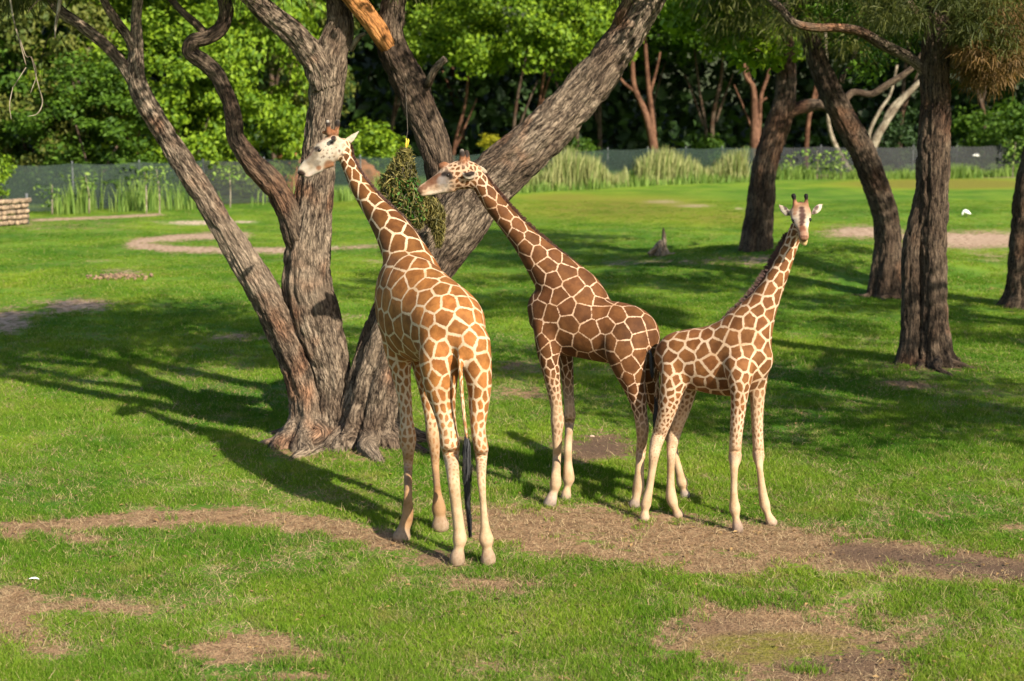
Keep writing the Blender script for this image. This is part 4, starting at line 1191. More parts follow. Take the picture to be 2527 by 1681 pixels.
CREAM = (0.80, 0.62, 0.42)
class Body:
    """collects lofted volumes with coat settings; builds one continuous skin"""
    def __init__(s):
        s.parts, s.pos, s.rad, s.att, s.spots = [], [], [], [], []
    # att: cell, linew, over r g b, over alpha
    def add(s, C, A, B, att, nseg=22, n=5, cap=1.0):
        rows = np.hstack([C, A, B, att])
        q = crom(rows, n)
        if cap:      # round both ends off
            for end in (0, -1):
                c0, c1 = q[end], q[1 if end == 0 else -2]
                t = nrm(c0[:3] - c1[:3])
                r = (np.linalg.norm(c0[3:6]) + np.linalg.norm(c0[6:9])) / 2
                rings = []
                for ang in (0.5, 0.9, 1.25, 1.5):
                    k = c0.copy()
                    k[:3] += t * r * cap * math.sin(ang) * (1.0 if end == 0 else 0.35)
                    k[3:9] *= math.cos(ang)
                    rings.append(k)
                q = np.vstack([np.array(rings[::-1]), q]) if end == 0 else np.vstack([q, np.array(rings)])
        C, A, B, att = q[:, :3], q[:, 3:6], q[:, 6:9], q[:, 9:]
        V, Q, T = loft(C, A, B, nseg)
        s.parts.append((V, [Q, T]))
        s.pos.append(C)
        s.rad.append((np.linalg.norm(A, axis=1) + np.linalg.norm(B, axis=1)) / 2)
        s.att.append(att)
        return C, A, B

    def leg(s, view, pts, ratio=1.05):
        q, n = [], len(pts)
        for i, p in enumerate(pts):
            p = list(p)
            r0, r1 = pts[max(i - 1, 0)][3], pts[min(i + 1, n - 1)][3]
            p[3] = p[3] + 0.55 * (p[3] - (r0 + r1) / 2) if i > 4 and i < n - 2 else p[3]
            q.append(tuple(p))
        return s.limb(view, q, ratio)

    def limb(s, view, pts, ratio=1.0, nseg=18, n=5, base=None):
        """pts: (x, y, Y, half width in view pixels, att tuple[, depth ratio])"""
        C, r, att, rt = [], [], [], []
        for p in pts:
            vw = view
            c, m = P(vw, p[0], p[1], p[2])
            C.append(c)
            r.append(p[3] * m)
            att.append(p[4])
            rt.append(p[5] if len(p) > 5 else ratio)
        C, r, rt = np.array(C), np.array(r), np.array(rt)
        T = nrm(np.gradient(C, axis=0))
        view_dir = nrm(C - np.array([0, 0, CAM_H]))
        A = nrm(np.cross(T, view_dir))
        B = nrm(np.cross(A, T))
        return s.add(C, A * r[:, None], B * (r * rt)[:, None], np.array(att, float), nseg, n)

    def paint(s, view, spots, col, a):
        """coat markings and painted light or shade: (x, y, radius in view pixels), carried to the nearest skin seen there"""
        s.spots += [(view, x, y, r, col, a) for x, y, r in spots]

    def trunk(s, view, pts, right, nseg=28, n=5):
        """pts: (x, y, Y, half height m, half width m, att)"""
        C = np.array([P(view, p[0], p[1], p[2])[0] for p in pts])
        T = nrm(np.gradient(C, axis=0))
        Rv = np.tile(np.array(right, float), (len(C), 1))
        U = nrm(np.cross(Rv, T))
        U *= np.sign(U[:, 2:3])
        Rv = nrm(np.cross(T, U))
        hh = np.array([p[3] for p in pts])[:, None]
        hw = np.array([p[4] for p in pts])[:, None]
        return s.add(C, U * hh, Rv * hw, np.array([p[5] for p in pts], float), nseg, n)

    def build(s, name, seed, patch_col, line_col, voxel=0.0115, darkvar=0.2, smooth=6, neck=(90, 91, 1.0)):
        V, F = merge(s.parts)
        me = mk_mesh('tmp', V, F)
        o = bpy.data.objects.new('tmp', me)
        COL.objects.link(o)
        rm = o.modifiers.new('r', 'REMESH')
        rm.mode = 'VOXEL'
        rm.voxel_size = voxel
        sm = o.modifiers.new('s', 'SMOOTH')
        sm.factor = 0.5
        sm.iterations = smooth
        dg = bpy.context.evaluated_depsgraph_get()
        me2 = bpy.data.meshes.new_from_object(o.evaluated_get(dg))
        bpy.data.objects.remove(o)
        me2.name = name
        nv = len(me2.vertices)
        co = np.empty(nv * 3, np.float32); me2.vertices.foreach_get('co', co); co = co.reshape(-1, 3).astype(float)
        no = np.empty(nv * 3, np.float32); me2.vertices.foreach_get('normal', no); no = no.reshape(-1, 3).astype(float)
        me2.polygons.foreach_set('use_smooth', np.ones(len(me2.polygons), bool))
        pos, rad, att = np.vstack(s.pos), np.concatenate(s.rad), np.vstack(s.att)
        def dist2(X, Y):
            X, Y = X.astype(np.float32), Y.astype(np.float32)
            return np.maximum((X ** 2).sum(1)[:, None] - 2 * X @ Y.T + (Y ** 2).sum(1)[None], 0)
        mid = co.mean(0)
        A = np.zeros((nv, att.shape[1] + 1))
        att = np.hstack([att, rad[:, None]])
        for k in range(0, nv, 8000):
            d = np.sqrt(dist2(co[k:k + 8000] - mid, pos - mid)) - rad[None]
            d -= d.min(1, keepdims=True)
            w = np.exp(-d / 0.009)
            w /= w.sum(1, keepdims=True)
            A[k:k + 8000] = w @ att
        # blend the big volumes into each other
        ed = np.empty(len(me2.edges) * 2, np.int32); me2.edges.foreach_get('vertices', ed); ed = ed.reshape(-1, 2)
        lam = np.clip((A[:, -1] - 0.055) / 0.09, 0, 1)[:, None] * 0.6
        deg = np.bincount(ed.ravel(), minlength=nv)[:, None]
        for _ in range(60):
            sm_ = np.stack([np.bincount(ed[:, 0], co[ed[:, 1], j], nv) + np.bincount(ed[:, 1], co[ed[:, 0], j], nv) for j in range(3)], 1) / deg
            co = co + lam * (sm_ - co)
        me2.vertices.foreach_set('co', co.astype(np.float32).ravel())
        me2.update()
        me2.vertices.foreach_get('normal', no32 := np.empty(nv * 3, np.float32)); no = no32.reshape(-1, 3).astype(float)
        A[:, 2:6] = np.clip(A[:, 2:6], 0, 1)
        pu, pv = project(co)
        for view, x, y, r, col, a in s.spots:
            u, v = view(x, y)
            u, v = u * 0.93273, v * 0.93273
            d2 = (pu - u) ** 2 + (pv - v) ** 2
            near = np.where(d2 < max(1.7, math.sqrt(d2.min()) + 0.8) ** 2)[0]
            i = near[np.argmin(co[near, 1])]
            rm_ = 1.35 * r / ZS[view] * co[i, 1] / F_PX
            w = ((1 - sstep(0.55, 1.15, np.linalg.norm(co - co[i], axis=1) / rm_)) * a)[:, None]
            old = A[:, 5:6] * (1 - w)
            A[:, 2:5] = (w * np.array(col)[None] + old * A[:, 2:5]) / np.maximum(w + old, 1e-5)
            A[:, 5:6] = w + old
        cell = np.clip(A[:, 0], 0.018, 1)
        rng = np.random.default_rng(seed)
        # variable-radius dart throwing over the skin
        acc = np.zeros((0, 3)); accn = np.zeros((0, 3)); accr = np.zeros(0)
        buf, bn, br = [], [], []
        for i in rng.permutation(nv)[:24000]:
            r = cell[i] * 0.86
            if len(buf):
                if len(acc) != len(buf):
                    acc, accn, accr = np.array(buf), np.array(bn), np.array(br)
                dd = np.linalg.norm(acc - co[i], axis=1) + 0.10 * (1 - accn @ no[i])
                if (dd < (r + accr) / 2).any():
                    continue
            buf.append(co[i]); bn.append(no[i]); br.append(r)
        S, SN = np.array(buf), np.array(bn)
        def assign():
            i1 = np.empty(nv, int); e = np.empty(nv)
            for k in range(0, nv, 4000):
                d = dist2(co[k:k + 4000] - mid, S - mid)
                d = d + 0.02 * (1 - no[k:k + 4000].astype(np.float32) @ SN.T.astype(np.float32))
                p2 = np.argpartition(d, 1, axis=1)[:, :2]
                a = np.take_along_axis(d, p2, 1)
                sw = a[:, 0] > a[:, 1]
                p2[sw] = p2[sw][:, ::-1]
                a = np.sort(a, 1)
                i1[k:k + 4000] = p2[:, 0]
                sep = np.sqrt(((S[p2[:, 0]] - S[p2[:, 1]]) ** 2).sum(1) + 0.04 * (1 - (SN[p2[:, 0]] * SN[p2[:, 1]]).sum(1)))
                e[k:k + 4000] = (a[:, 1] - a[:, 0]) / (2 * np.maximum(sep, 1e-3))
            return i1, e
        i1, e = assign()
        for _ in range(1):       # even the cells out a little
            cnt = np.bincount(i1, minlength=len(S)).astype(float)
            M = np.stack([np.bincount(i1, co[:, j], len(S)) for j in range(3)], 1) / np.maximum(cnt, 1)[:, None]
            S = np.where(cnt[:, None] > 0, 0.55 * S + 0.45 * M, S)
            i1, e = assign()
        v = (1 + darkvar * rng.uniform(-1, 1, len(S)))[:, None] * (1 + 0.03 * rng.uniform(-1, 1, (len(S), 3)))
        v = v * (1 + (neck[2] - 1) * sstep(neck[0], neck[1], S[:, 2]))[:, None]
        pc = np.clip(np.array(patch_col)[None] * v, 0, 1)[i1]
        for k, typ, arr in (('edge', 'FLOAT', e), ('linew', 'FLOAT', A[:, 1]), ('patch', 'FLOAT_COLOR', pc), ('line', 'FLOAT_COLOR', np.tile(np.array(line_col), (nv, 1))),
                            ('over', 'FLOAT_COLOR', A[:, 2:5]), ('overa', 'FLOAT', np.clip(A[:, 5], 0, 1))):
            add_attr(me2, k, typ, arr)
        return me2, co, no

def mane_mesh(C, A, T_len, seed, h=0.055, k=1.0, lo=0.0, hi=1.0):
    """short stiff hairs along the crest: C centres, A vectors to the crest"""
    rng = np.random.default_rng(seed)
    L = np.concatenate([[0], np.cumsum(np.linalg.norm(np.diff(C, axis=0), axis=1))])
    n = int(L[-1] * 900)
    t = rng.uniform(lo, hi, n) * L[-1]
    c = np.stack([np.interp(t, L, C[:, j]) for j in range(3)], 1)
    a = np.stack([np.interp(t, L, A[:, j]) for j in range(3)], 1)
    tan = nrm(np.stack([np.interp(t, L, np.gradient(C[:, j], L)) for j in range(3)], 1))
    side = nrm(np.cross(a, tan))
    ua = nrm(a)
    base = c + a * 0.86 + ua * 0.004 + side * (rng.normal(0, 0.009, n))[:, None]
    hgt = h * rng.uniform(0.35, 1.25, n) * (0.6 + 0.4 * np.sin(np.pi * (t / L[-1])))
    tip = base + ua * hgt[:, None] + side * rng.normal(0, 0.010, n)[:, None] + tan * rng.normal(0, 0.014, n)[:, None]
    w = 0.006
    V = np.stack([base - tan * w, base + tan * w, tip + tan * 0.002, tip - tan * 0.002, base - side * w, base + side * w], 1).reshape(-1, 3)
    i = np.arange(n) * 6
    return mk_mesh('mane', V, [np.stack([i, i + 1, i + 2, i + 3], 1), np.stack([i + 4, i + 5, i + 2, i + 3], 1)], smooth=False)

def tuft_mesh(pts, rad, seed, n=420):
    """hanging hair along a path pts with bundle radius rad"""
    rng = np.random.default_rng(seed)
    q = crom(np.hstack([pts, np.array(rad)[:, None]]), 6)
    Vs, Qs = [], []
    m = len(q)
    for i in range(n):
        a = rng.uniform(0, 2 * math.pi)
        rr = math.sqrt(rng.uniform(0, 1))
        s0 = int(rng.uniform(0, 0.45) * m)
        s1 = int(min(m - 1, s0 + (0.35 + 0.5 * rng.uniform()) * m))
        ids = np.linspace(s0, s1, 5).astype(int)
        off = np.array([math.cos(a), math.sin(a) * 0.8, 0]) * rr
        ph = rng.uniform(0, 6.28)
        wv = 0.014 * np.sin(np.linspace(0, 5, 5) + ph)[:, None] * np.array([1, .6, 0])[None] * np.linspace(.2, 1, 5)[:, None]
        c = q[ids, :3] + off[None] * q[ids, 3:4] * rng.uniform(.7, 1.25) + rng.normal(0, 0.005, (5, 3)) + wv
        wd = np.array([-math.sin(a), math.cos(a), 0]) * 0.0042
        taper = np.array([1, 1, 0.9, 0.7, 0.2])[:, None]
        V = np.concatenate([c - wd * taper, c + wd * taper])
        k = len(Vs) * 10
        Vs.append(V)
        Qs.append(np.array([[k + j, k + j + 1, k + 6 + j, k + 5 + j] for j in range(4)]))
    return mk_mesh('tail_tuft', np.vstack(Vs), [np.vstack(Qs)])

def ball(name, c, r, mat, parent, squash=(1, 1, 1)):
    th = np.linspace(0, math.pi, 9)
    C = np.stack([np.zeros(9), np.zeros(9), -np.cos(th)], 1) * r * squash[2]
    A = np.zeros((9, 3)); A[:, 0] = np.maximum(np.sin(th), 1e-3) * r * squash[0]
    B = np.zeros((9, 3)); B[:, 1] = np.maximum(np.sin(th), 1e-3) * r * squash[1]
    V, Q, T = loft(C, A, B, 14)
    return obj(name, mk_mesh(name, V, [Q, T]), mat, parent, c)

def finish(name, b, label, base, seed, patch, line, eyes, mane=None, tuft=None, voxel=0.0115, neck=(90, 91, 1.0), pose_group='giraffes standing under the trees'):
    root = empty(name, base, label, 'giraffe', pose_group)
    me, co, no = b.build('body', seed, patch, line, voxel, neck=neck)
    me.transform(__import__('mathutils').Matrix.Translation(-Vector(base)))
    obj('body', me, m_coat, root)
    basev = np.array(base)
    for c in eyes:
        # seat the eyeball in the nearest skin
        d = np.linalg.norm(co - c, axis=1)
        i = np.argmin(d)
        ball('eye', tuple(co[i] - no[i] * 0.006 - basev), 0.019, m_eye, root)
    if mane is not None:
        mane.transform(__import__('mathutils').Matrix.Translation(-Vector(base)))
        obj('mane', mane, m_mane, root)
    if tuft is not None:
        tuft.transform(__import__('mathutils').Matrix.Translation(-Vector(base)))
        obj('tail_tuft', tuft, m_tuft, root)
    return root

def coat(cell, lw, over=CREAM, a=0.0):
    return (cell, lw, *over, a)

# coat settings
LEGC = (0.62, 0.435, 0.265)
HOOF = (0.33, 0.24, 0.16)
GREY = (0.46, 0.41, 0.34)
WHITE = (0.52, 0.46, 0.37)
RED = (0.26, 0.105, 0.045)
DARK = (0.03, 0.022, 0.018)

def leg_coats(n, pattern):
    return [pattern[min(i, len(pattern) - 1)] for i in range(n)]

# ---- first giraffe: seen from behind, walking off to the left, head against the trunk
b = Body()
torso = coat(0.20, 0.0125)
rumpc = coat(0.150, 0.013)
b.trunk(VB, [(492, 470, 12.95, .10, .10, rumpc), (484, 440, 13.02, .26, .23, rumpc), (455, 405, 13.2, .37, .335, rumpc), (366, 358, 13.52, .445, .35, torso),
             (275, 312, 13.85, .53, .34, torso), (212, 290, 14.1, .53, .285, torso), (172, 300, 14.28, .38, .20, torso), (152, 305, 14.36, .17, .12, torso)], (0.88, 0.48, 0))
# hip points and shoulder ridge
nk = coat(0.19, 0.012)
nC, nA, nB = b.limb(VA, [(1240, 1760, 13.9, 250, torso, .8), (1170, 1580, 14.0, 262, torso, .85), (1075, 1330, 14.2, 208, nk, .95), (945, 1090, 14.42, 160, nk), (800, 905, 14.6, 112, nk), (672, 725, 14.75, 86, coat(.15, .011)),
                         (605, 600, 14.86, 70, coat(.13, .010)), (553, 480, 14.95, 62, coat(.10, .012)), (540, 390, 14.99, 60, coat(.08, .012)), (520, 330, 15.0, 62, coat(.07, .012))], ratio=1.15)
hw = coat(.05, .013, WHITE, .9)
hg = coat(.05, .013, GREY, .95)
b.limb(VG, [(1010, 560, 14.98, 90, coat(.07, .012, WHITE, .2), .9), (900, 610, 14.97, 200, hw, .75), (760, 690, 14.95, 265, hw, .72), (620, 780, 14.93, 245, hw, .74), (480, 890, 14.91, 190, hg, .72),
            (350, 990, 14.9, 150, hg, .7), (250, 1075, 14.89, 118, coat(.05, .02, WHITE, .95), .8), (180, 1140, 14.88, 95, coat(.05, .02, WHITE, .95), .9), (135, 1175, 14.88, 45, coat(.05, .02, (.16, .1, .08), .8), .9)])
b.limb(VG, [(620, 370, 14.95, 40, coat(.05, .01, RED, .8)), (760, 360, 14.95, 60, coat(.05, .01, RED, .8)), (890, 400, 14.95, 50, coat(.05, .01, RED, .6))], n=4)   # brow
b.limb(VG, [(790, 1000, 14.9, 40, coat(.05, .01, (.33, .17, .07), .85)), (640, 1030, 14.9, 55, coat(.05, .01, (.33, .17, .07), .85)), (480, 1090, 14.9, 45, coat(.05, .01, (.4, .25, .14), .6))], n=4)  # jaw
b.limb(VG, [(262, 1205, 14.88, 40, coat(.05, .02, (.6, .45, .38), .9)), (330, 1200, 14.88, 46, coat(.05, .02, (.6, .45, .38), .9)), (430, 1130, 14.89, 62, hg), (560, 1070, 14.9, 70, hg)], n=4)   # lower lip
b.limb(VG, [(720, 380, 14.90, 62, coat(.05, .01, RED, .8)), (706, 260, 14.90, 46, coat(.05, .01, RED, .8)), (698, 190, 14.90, 50, coat(.05, .01, DARK, .95)), (696, 130, 14.90, 36, coat(.05, .01, (.55, .5, .42), .9))], n=4)
b.limb(VG, [(850, 390, 15.06, 62, coat(.05, .01, RED, .8)), (878, 270, 15.06, 50, coat(.05, .01, RED, .8)), (888, 190, 15.06, 54, coat(.05, .01, DARK, .95)), (892, 130, 15.06, 40, coat(.05, .01, (.5, .46, .4), .8))], n=4)
b.limb(VG, [(960, 560, 15.05, 45, coat(.05, .01, WHITE, .9), .5), (1080, 540, 15.08, 75, coat(.05, .01, WHITE, .9), .35), (1170, 470, 15.10, 70, coat(.05, .01, WHITE, .9), .3), (1260, 380, 15.12, 36, coat(.05, .01, WHITE, .9), .35), (1310, 330, 15.12, 12, coat(.05, .01, WHITE, .9), .5)], n=4)
b.limb(VG, [(850, 500, 14.86, 40, coat(.05, .01, WHITE, .9), .6), (812, 480, 14.83, 62, coat(.05, .01, DARK, .92), .5), (790, 490, 14.80, 56, coat(.05, .01, DARK, .92), .5), (775, 520, 14.785, 24, coat(.05, .01, GREY, .9), .6)], n=4)
# legs
yHL, yHR, yFL, yFR = Yg(VB, 475, 1516), Yg(VB, 622, 1516), Yg(VB, 215, 1398), Yg(VB, 397, 1352)
t1, t2, t3, t4, t5, t6 = coat(.15, .0135), coat(.11, .013), coat(.085, .013), coat(.07, .0150, LEGC, .18), coat(.055, .018, LEGC, .55), coat(.05, .013, LEGC, 1)
hf = coat(.05, .013, HOOF, .9)
def hind(view, pts, y0, back):
    out = []
    return out
b.leg(VB, [(400, 470, 13.12, 105, t1, 1.1), (392, 570, 13.08, 100, t1, 1.15), (395, 680, 13.05, 82, t2, 1.2), (412, 780, 13.0, 58, t3, 1.2), (430, 880, 12.93, 46, t4, 1.15), (441, 960, 12.90, 47, t4, 1.15), (447, 1020, 12.92, 38, t5), (458, 1120, yHL, 31, t5),
            (470, 1240, yHL, 28, t6), (483, 1340, yHL, 29, t6), (487, 1400, yHL - .01, 33, t6), (482, 1440, yHL - .01, 28, t6), (476, 1475, yHL - .02, 36, hf), (474, 1512, yHL - .02, 38, hf), (474, 1518, yHL - .02, 30, hf)], 1.05)
b.leg(VB, [(545, 470, 13.0, 92, t1, 1.1), (565, 570, 12.96, 76, t1, 1.25), (580, 680, 12.95, 60, t2, 1.35), (576, 790, 12.92, 47, t3, 1.3), (574, 890, 12.88, 36, t4, 1.2), (588, 970, 12.87, 35, t4, 1.2), (588, 1030, 12.9, 28, t5), (590, 1120, yHR, 22, t5),
            (598, 1240, yHR, 19, t6), (606, 1340, yHR, 24, t6), (612, 1400, yHR - .01, 34, t6), (616, 1440, yHR - .01, 27, t6), (621, 1475, yHR - .02, 35, hf), (622, 1512, yHR - .02, 38, hf), (622, 1518, yHR - .02, 30, hf)], 1.05)
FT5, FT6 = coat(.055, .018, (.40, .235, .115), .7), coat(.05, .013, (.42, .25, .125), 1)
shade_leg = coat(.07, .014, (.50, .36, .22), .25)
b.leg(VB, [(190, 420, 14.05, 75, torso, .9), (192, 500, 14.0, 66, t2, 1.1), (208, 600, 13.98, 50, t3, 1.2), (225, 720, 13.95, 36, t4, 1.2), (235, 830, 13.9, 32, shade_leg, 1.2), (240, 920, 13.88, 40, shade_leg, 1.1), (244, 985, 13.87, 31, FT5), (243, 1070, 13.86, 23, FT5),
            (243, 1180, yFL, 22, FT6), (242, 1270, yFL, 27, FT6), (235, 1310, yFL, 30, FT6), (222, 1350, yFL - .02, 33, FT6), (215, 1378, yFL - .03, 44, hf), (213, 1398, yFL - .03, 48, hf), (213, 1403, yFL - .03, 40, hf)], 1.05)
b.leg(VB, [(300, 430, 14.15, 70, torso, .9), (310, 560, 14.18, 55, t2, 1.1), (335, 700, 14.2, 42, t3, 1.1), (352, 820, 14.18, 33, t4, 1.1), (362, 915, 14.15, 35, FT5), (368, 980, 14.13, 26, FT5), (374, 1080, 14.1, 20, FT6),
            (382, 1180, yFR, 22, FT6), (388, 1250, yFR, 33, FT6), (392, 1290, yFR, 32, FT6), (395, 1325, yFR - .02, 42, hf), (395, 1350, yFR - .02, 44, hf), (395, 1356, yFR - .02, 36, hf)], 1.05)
# tail
b.limb(VB, [(483, 455, 12.92, 20, rumpc), (487, 520, 12.84, 15, t3), (492, 640, 12.80, 11, t3), (503, 780, 12.78, 10, t4), (516, 890, 12.77, 9, t4), (521, 940, 12.77, 8, t4)], n=4)
tf = tuft_mesh(np.array([P(VB, x, y, 12.77)[0] for x, y in ((519, 905), (521, 960), (520, 1060), (522, 1150), (525, 1240), (532, 1330), (536, 1390))]),
               [.014, .046, .048, .032, .014, .008, .004], 5, 300)
mn = mane_mesh(nC[14:-6], -nA[14:-6], 1, 3, h=.034)
SPK = (.09, .045, .03)
b.paint(VG, [(600, 340, 80), (700, 315, 80), (820, 320, 80), (540, 400, 55)], RED, .85)
b.paint(VG, [(560, 470, 60), (640, 440, 60), (520, 540, 44), (720, 430, 50)], (.30, .15, .085), .55)
b.paint(VG, [(580, 690, 13), (630, 715, 14), (680, 780, 16), (735, 860, 18), (625, 830, 20), (575, 870, 16), (700, 700, 12), (655, 640, 10), (790, 770, 14), (640, 495, 10), (560, 440, 9), (690, 560, 9), (920, 720, 22), (985, 800, 28), (760, 680, 10), (870, 660, 12), (560, 940, 12), (830, 840, 14)], SPK, .9)
b.paint(VG, [(730, 985, 80), (620, 1020, 60), (820, 985, 55), (520, 1060, 45)], (.22, .10, .045), .9)
b.paint(VG, [(340, 880, 90), (420, 800, 70), (470, 960, 60)], (.20, .165, .125), .8)
b.paint(VG, [(290, 740, 50), (255, 830, 45), (340, 650, 45)], (.17, .09, .06), .85)
b.paint(VG, [(180, 1165, 60), (145, 1170, 40), (225, 1180, 40)], (.05, .03, .025), .95)
b.paint(VG, [(490, 690, 52), (455, 670, 34)], DARK, .9)
b.paint(VG, [(690, 200, 50), (880, 200, 55)], DARK, .95)
b.paint(VG, [(700, 132, 26)], (.40, .37, .33), .85)
b.paint(VG, [(890, 150, 40)], DARK, .9)
b.paint(VG, [(800, 500, 66), (780, 560, 34)], (.035, .02, .018), .97)
giraffe1 = finish('giraffe', b, 'orange patched giraffe seen from behind with black tail tuft hanging between pale hind legs', tuple(hit(*VB(420, 1460))), 11,
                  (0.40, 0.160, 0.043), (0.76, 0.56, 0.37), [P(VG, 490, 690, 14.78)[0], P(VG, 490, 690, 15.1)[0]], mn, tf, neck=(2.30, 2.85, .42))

# ---- second giraffe: dark brown with body shade put into the coat colour, broadside facing left, reaching for the hanging browse
b = Body()
torso = coat(0.175, 0.0072)
b.trunk(VD, [(214, 238, 15.17, .15, .12, torso), (224, 234, 15.15, .27, .18, torso), (250, 224, 15.11, .335, .23, torso), (325, 218, 15.05, .40, .27, torso), (460, 252, 14.95, .375, .285, torso), (590, 300, 14.87, .335, .28, torso),
             (715, 320, 14.78, .335, .27, torso), (820, 350, 14.7, .32, .26, torso), (905, 392, 14.64, .25, .20, torso), (950, 412, 14.6, .15, .13, torso), (966, 420, 14.59, .06, .06, torso)], (0.2, 0.98, 0))
nk = coat(0.175, 0.0075)
nC, nA, nB = b.limb(VC, [(1440, 1330, 15.0, 190, torso, .9), (1330, 1200, 15.03, 215, torso, .8), (1175, 1050, 15.08, 190, nk, .78), (1040, 895, 15.12, 143, nk, .9), (925, 760, 15.17, 108, nk), (805, 620, 15.2, 90, nk), (685, 475, 15.23, 82, coat(.15, .0078)),
                         (600, 350, 15.25, 72, coat(.12, .0085)), (560, 270, 15.26, 62, coat(.09, .009))], ratio=1.1)
hw = coat(.050, .0125, WHITE, .0)
hg = coat(.05, .014, GREY, .8)
b.limb(VC, [(590, 290, 15.26, 50, coat(.07, .011, WHITE, .2), .9), (545, 270, 15.26, 98, hw, .7), (470, 255, 15.25, 118, hw, .72), (390, 262, 15.24, 112, hw, .75), (310, 290, 15.23, 84, hg, .8), (230, 325, 15.22, 58, coat(.05, .012, (.45, .3, .2), .7), .8),
            (170, 352, 15.21, 44, coat(.05, .02, (.66, .48, .34), .9), .85), (125, 375, 15.2, 36, coat(.05, .02, (.6, .38, .24), .9), .9), (100, 388, 15.2, 17, coat(.05, .02, (.3, .18, .12), .9), .9)])
b.limb(VC, [(350, 215, 15.23, 30, coat(.05, .01, RED, .9)), (300, 185, 15.23, 34, coat(.05, .01, RED, .95)), (262, 190, 15.23, 22, coat(.05, .01, (.12, .05, .03), .95))], n=4)   # median lump
b.limb(VC, [(330, 240, 15.22, 50, coat(.05, .012, (.45, .27, .17), .6)), (230, 300, 15.22, 34, coat(.05, .012, (.35, .16, .08), .8)), (150, 345, 15.21, 22, coat(.05, .012, (.4, .2, .1), .8))], n=4)   # dark nose ridge
b.limb(VC, [(450, 190, 15.20, 48, coat(.05, .01, RED, .7)), (446, 130, 15.20, 30, coat(.05, .01, RED, .9)), (440, 85, 15.20, 22, coat(.05, .01, DARK, .95)), (437, 60, 15.20, 17, coat(.05, .01, (.3, .28, .26), .9))], n=4)
b.limb(VC, [(470, 195, 15.33, 48, coat(.05, .01, RED, .7)), (474, 130, 15.34, 28, coat(.05, .01, RED, .9)), (476, 90, 15.34, 22, coat(.05, .01, DARK, .95)), (476, 68, 15.34, 17, coat(.05, .01, DARK, .9))], n=4)
b.limb(VC, [(130, 405, 15.2, 18, coat(.05, .02, (.7, .52, .38), .9)), (190, 392, 15.21, 26, coat(.05, .02, (.8, .66, .5), .9)), (280, 370, 15.22, 32, coat(.05, .02, WHITE, .7)), (380, 350, 15.23, 40, hw)], n=4)   # jaw
b.limb(VC, [(520, 215, 15.33, 30, coat(.05, .01, WHITE, .9), .6), (570, 215, 15.36, 34, coat(.05, .01, WHITE, .9), .4), (610, 228, 15.38, 24, coat(.05, .01, WHITE, .9), .4), (634, 240, 15.39, 9, coat(.05, .01, WHITE, .9), .5)], n=4)
b.limb(VC, [(540, 255, 15.16, 28, coat(.05, .01, WHITE, .9), .6), (505, 262, 15.12, 36, coat(.05, .01, WHITE, .9), .4), (470, 262, 15.09, 26, coat(.05, .01, WHITE, .9), .4), (440, 240, 15.07, 10, coat(.05, .01, GREY, .9), .5)], n=4)
b.limb(VC, [(528, 240, 15.125, 10, coat(.05, .01, DARK, .95)), (500, 248, 15.085, 15, coat(.05, .01, DARK, .95)), (472, 250, 15.07, 9, coat(.05, .01, DARK, .95))], n=3)  # dark slit of the ear, its shadow put into the colour
yFN, yFF, yHN, yHF = Yg(VD, 275, 1432), Yg(VD, 385, 1392), Yg(VD, 825, 1438), Yg(VD, 1150, 1372)
t1, t2, t3, t4, t5, t6 = coat(.16, .0075), coat(.12, .008), coat(.085, .009), coat(.065, .012, LEGC, .15), coat(.06, .016, LEGC, .5), coat(.05, .013, LEGC, 1)
hf = coat(.05, .013, (.30, .25, .21), .9)
b.leg(VD, [(265, 250, 14.95, 105, torso, .75), (262, 340, 14.9, 86, torso, 1), (265, 430, 14.87, 76, t2, 1.1), (282, 540, 14.86, 62, t3, 1.15), (305, 680, 14.87, 48, t4, 1.2), (322, 800, 14.88, 42, coat(.06, .011, LEGC, .7), 1.1), (328, 890, 14.88, 44, t5), (326, 960, 14.89, 36, t5), (326, 1050, 14.9, 31, t6),
            (323, 1150, 14.9, 29, t6), (319, 1230, yFN, 32, t6), (316, 1290, yFN, 37, t6), (305, 1340, yFN, 31, t6), (290, 1385, yFN - .02, 38, coat(.05, .013, (.5, .4, .33), .9)), (277, 1425, yFN - .02, 46, hf), (276, 1434, yFN - .02, 40, hf)], 1.05)
b.leg(VD, [(365, 330, 15.3, 60, t1, .8), (380, 450, 15.3, 52, t2), (390, 580, 15.3, 44, t3), (400, 720, 15.3, 36, coat(.07, .009, (.5, .38, .26), .5)), (406, 800, 15.28, 36, coat(.06, .011, LEGC, .85)), (405, 862, 15.27, 40, t5), (403, 930, 15.27, 30, t5), (398, 1040, yFF, 27, t6),
            (397, 1150, yFF, 28, t6), (399, 1220, yFF, 35, t6), (400, 1265, yFF, 37, t6), (393, 1310, yFF, 27, t6), (386, 1350, yFF - .02, 32, t6), (382, 1388, yFF - .02, 38, hf), (382, 1394, yFF - .02, 30, hf)], 1.05)
b.leg(VD, [(770, 330, 14.6, 150, torso, .7), (772, 430, 14.55, 145, t1, .75), (790, 530, 14.53, 118, t1, .8), (815, 630, 14.53, 86, t2, .95), (845, 740, 14.53, 62, t3, 1.05), (865, 850, 14.52, 48, t4, 1.15), (876, 930, 14.50, 44, coat(.06, .011, LEGC, .6), 1.1), (875, 1000, 14.52, 37, t5), (866, 1090, 14.58, 33, t5), (858, 1200, yHN, 31, t6),
            (852, 1300, yHN, 37, t6), (845, 1345, yHN, 36, t6), (836, 1385, yHN - .02, 31, t6), (826, 1420, yHN - .02, 40, hf), (822, 1438, yHN - .02, 44, hf), (822, 1444, yHN - .02, 36, hf)], 1.05)
